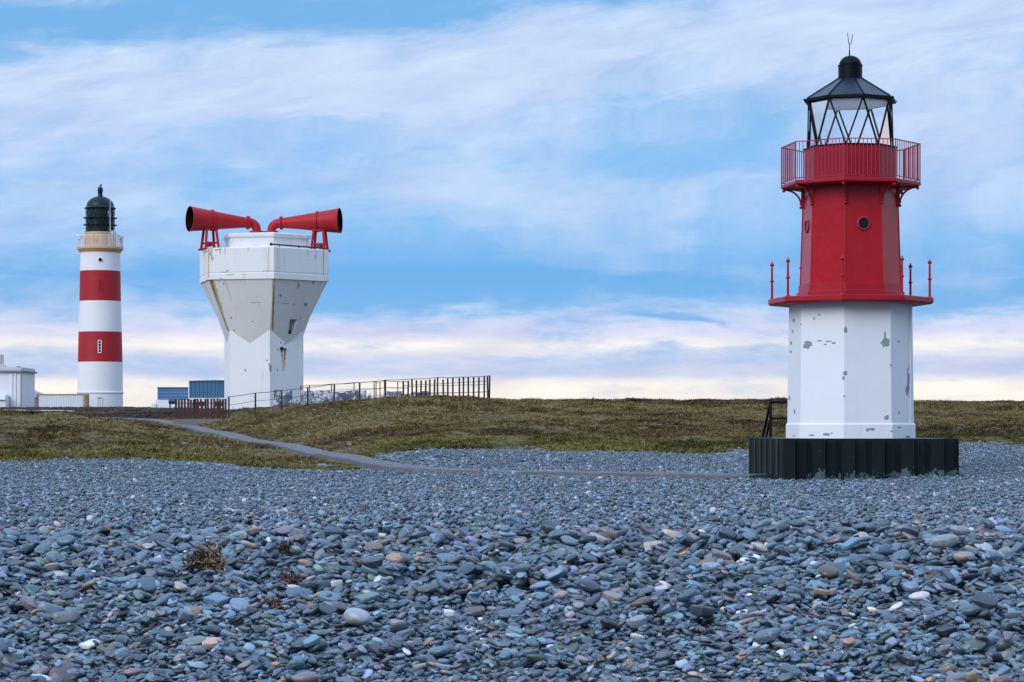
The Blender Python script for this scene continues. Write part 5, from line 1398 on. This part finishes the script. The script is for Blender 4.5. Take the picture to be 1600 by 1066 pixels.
green = np.clip(1 - gg / 16, 0, 1) * .8 + .10
dry = np.array([(.055, .034, .016), (.130, .086, .038), (.195, .145, .060), (.285, .225, .105)])
grn = np.array([(.060, .058, .012), (.112, .108, .020), (.170, .156, .032), (.235, .205, .055)])
def lerp3(tab, u):
    q = u * 3; i = np.minimum(q.astype(int), 2); f_ = (q - i)[:, None]; return tab[i] * (1 - f_) + tab[i + 1] * f_
gc_ = np.where((rng.random(ng_) < green)[:, None], lerp3(grn, tone), lerp3(dry, tone))
hth = (gg > 75) & (gx_ < -5)
gc_[hth] = lerp3(np.array([(.045, .030, .028), (.085, .056, .046), (.12, .082, .066), (.15, .12, .07)]), tone[hth])
m, t, bs = base_mat('grass_blade')
ic = t.new('ShaderNodeAttribute', attribute_name='icol', attribute_type='INSTANCER').outputs['Color']
t.l.new(ic, bs.inputs['Base Color']); bs.inputs['Roughness'].default_value = .75; bs.inputs['Specular IOR Level'].default_value = .2
grass = gn_stuff('grass', m, tuft_p, (np.stack([gx_, gy_, gz_], 1), np.stack([rng.normal(0, .12, ng_), rng.normal(0, .12, ng_), rng.uniform(0, 6.28, ng_)], 1),
                 np.stack([scg, scg, scg * rng.uniform(.7, 1.2, ng_)], 1), rng.integers(0, 6, ng_), gc_))
tag(grass, 'rough olive and straw coloured grass tufts over the turf', None, None, 'stuff')
print('tufts', ng_)

# ------------------------------------------------------------------ seaweed, driftwood, bush
def weed_mat(name, c0, c1):
    m, t, bs = base_mat(name)
    p_ = t.new('ShaderNodeNewGeometry').outputs['Position']
    t.l.new(t.mix(t.sstep(t.noise(p_, 30, 4, .6), .35, .65), c0, c1), bs.inputs['Base Color']); bs.inputs['Roughness'].default_value = .5; return m
m_weedtan = weed_mat('dry_tan_weed', (.10, .05, .028), (.36, .22, .13)); m_weedred = weed_mat('dark_red_weed', (.035, .014, .012), (.13, .045, .03)); m_weedblk = weed_mat('black_weed', (.012, .010, .010), (.05, .035, .022))
def seaweed(px, py, wpx_, hpx, n, mats, label, seed):
    x, y = ground_hit(px, py + hpx * .3); y = min(y, 16.9); r_ = random.Random(seed); sx = wpx_ / 2 / FPX * y; hz = hpx / FPX * y
    z0 = near_top(x, y); o = thing('seaweed_clump', label, 'seaweed', (x, y, z0))
    for mi, mt in enumerate(mats):
        mb = MB()
        for i in range(int(n * 2.6) // len(mats)):
            cx_ = r_.gauss(0, .36) * sx + (-.30 * sx if mi == 1 else (.28 * sx if len(mats) > 1 else 0)); cy_ = r_.gauss(0, .4) * sx * .6
            env = max(0, 1 - (abs(cx_) / sx) ** 2)
            cz_ = near_top(min(4.5, max(-4.5, x + cx_)), min(17, max(7.3, y + cy_))) - z0 + r_.random() ** 1.3 * hz * .75 * env + .002
            p = Vector((cx_, cy_, cz_)); d = Vector((r_.gauss(0, 1), r_.gauss(0, .7), r_.gauss(.05, .35))).normalized(); pts = [p.copy()]
            st = r_.uniform(.005, .013)
            ax = Vector((r_.gauss(0, 1), r_.gauss(0, 1), r_.gauss(0, 1))).normalized()
            for k in range(r_.randint(4, 9)):
                d = (d + ax.cross(d) * r_.uniform(.2, .8) + Vector((r_.gauss(0, .3), r_.gauss(0, .3), r_.gauss(-.08, .2)))).normalized(); p = p + d * st; p.z = max(p.z, cz_ * .4); pts.append(p.copy())
            w_ = r_.uniform(.0022, .0065); nn_ = len(pts)
            mb.tube(pts, [w_ * (1 - .4 * k / nn_) for k in range(nn_)], 5)
        mb.build('fronds', mt, o)
    return o
seaweed(322, 884, 56, 34, 150, [m_weedtan, m_weedblk], 'tangled tan and black seaweed clump, largest on the shingle', 1)
seaweed(432, 872, 62, 16, 90, [m_weedblk, m_weedred], 'low dark seaweed wrack right of the large tan clump', 2)
seaweed(452, 905, 22, 12, 60, [m_weedred], 'small curled red-brown seaweed tuft below the low dark wrack', 3)
seaweed(428, 938, 30, 16, 50, [m_weedred], 'dark red seaweed ball nearest the bottom of the beach', 4)
seaweed(684, 867, 20, 10, 40, [m_weedblk], 'little black seaweed scrap on the crest, middle of the beach', 5)
def stick(pts, r, label, mt):
    q = []
    for px, py in pts:
        x, y = ground_hit(px, py); q.append(Vector((x, y, near_top(x, y) + r * 1.2)))
    o = MB().tube(q, [r * (1 - .3 * i / len(q)) for i in range(len(q))], 7).build('driftwood_stick', mt); tag(o, label, 'driftwood')
m_drift = surf('bleached_driftwood', (.34, .29, .27), .8, .2, 20, .4, 60)
stick([(322, 887), (334, 887.5), (344, 891), (352, 895)], .006, 'thin bleached twig lying against the large tan seaweed clump', m_drift)
stick([(196, 886), (208, 884.5), (226, 887)], .007, 'pale bent stick on the crest left of the large seaweed clump', m_drift)
# brown bush at the foot of the tall lighthouse
bx, by = wx(135, 226), 226.0
bush = thing('gorse_bush', 'small brown bush in front of the tall lighthouse and the container', 'bush', (bx, by, H(bx, by)))
mb = MB(); r_ = random.Random(3)
for i in range(900):
    a = r_.uniform(0, 6.28); d = r_.random() ** .5; hx = d * math.cos(a) * 1.05; hy = d * math.sin(a) * .6; zz = r_.random() * (1 - d * d) * .50
    v0 = Vector((hx, hy, zz)); dv = Vector((r_.gauss(hx * .3, .3), r_.gauss(0, .3), r_.uniform(.1, .5))).normalized() * r_.uniform(.08, .2); w_ = Vector((r_.gauss(0, 1), r_.gauss(0, 1), 0)).normalized() * .03
    mb.add([v0 - w_, v0 + w_, v0 + dv], [(0, 1, 2)])
mb.build('twigs', weed_mat('brown_twigs', (.06, .04, .016), (.19, .13, .05)), bush)
mb = MB()
for i in range(14):
    a = r_.uniform(0, 6.28); mb.tube([(0.1 * math.cos(a), .1 * math.sin(a), -.1), (.7 * math.cos(a), .4 * math.sin(a), r_.uniform(.15, .4))], [.03, .012], 5)
mb.build('stems', m_rustdark, bush)
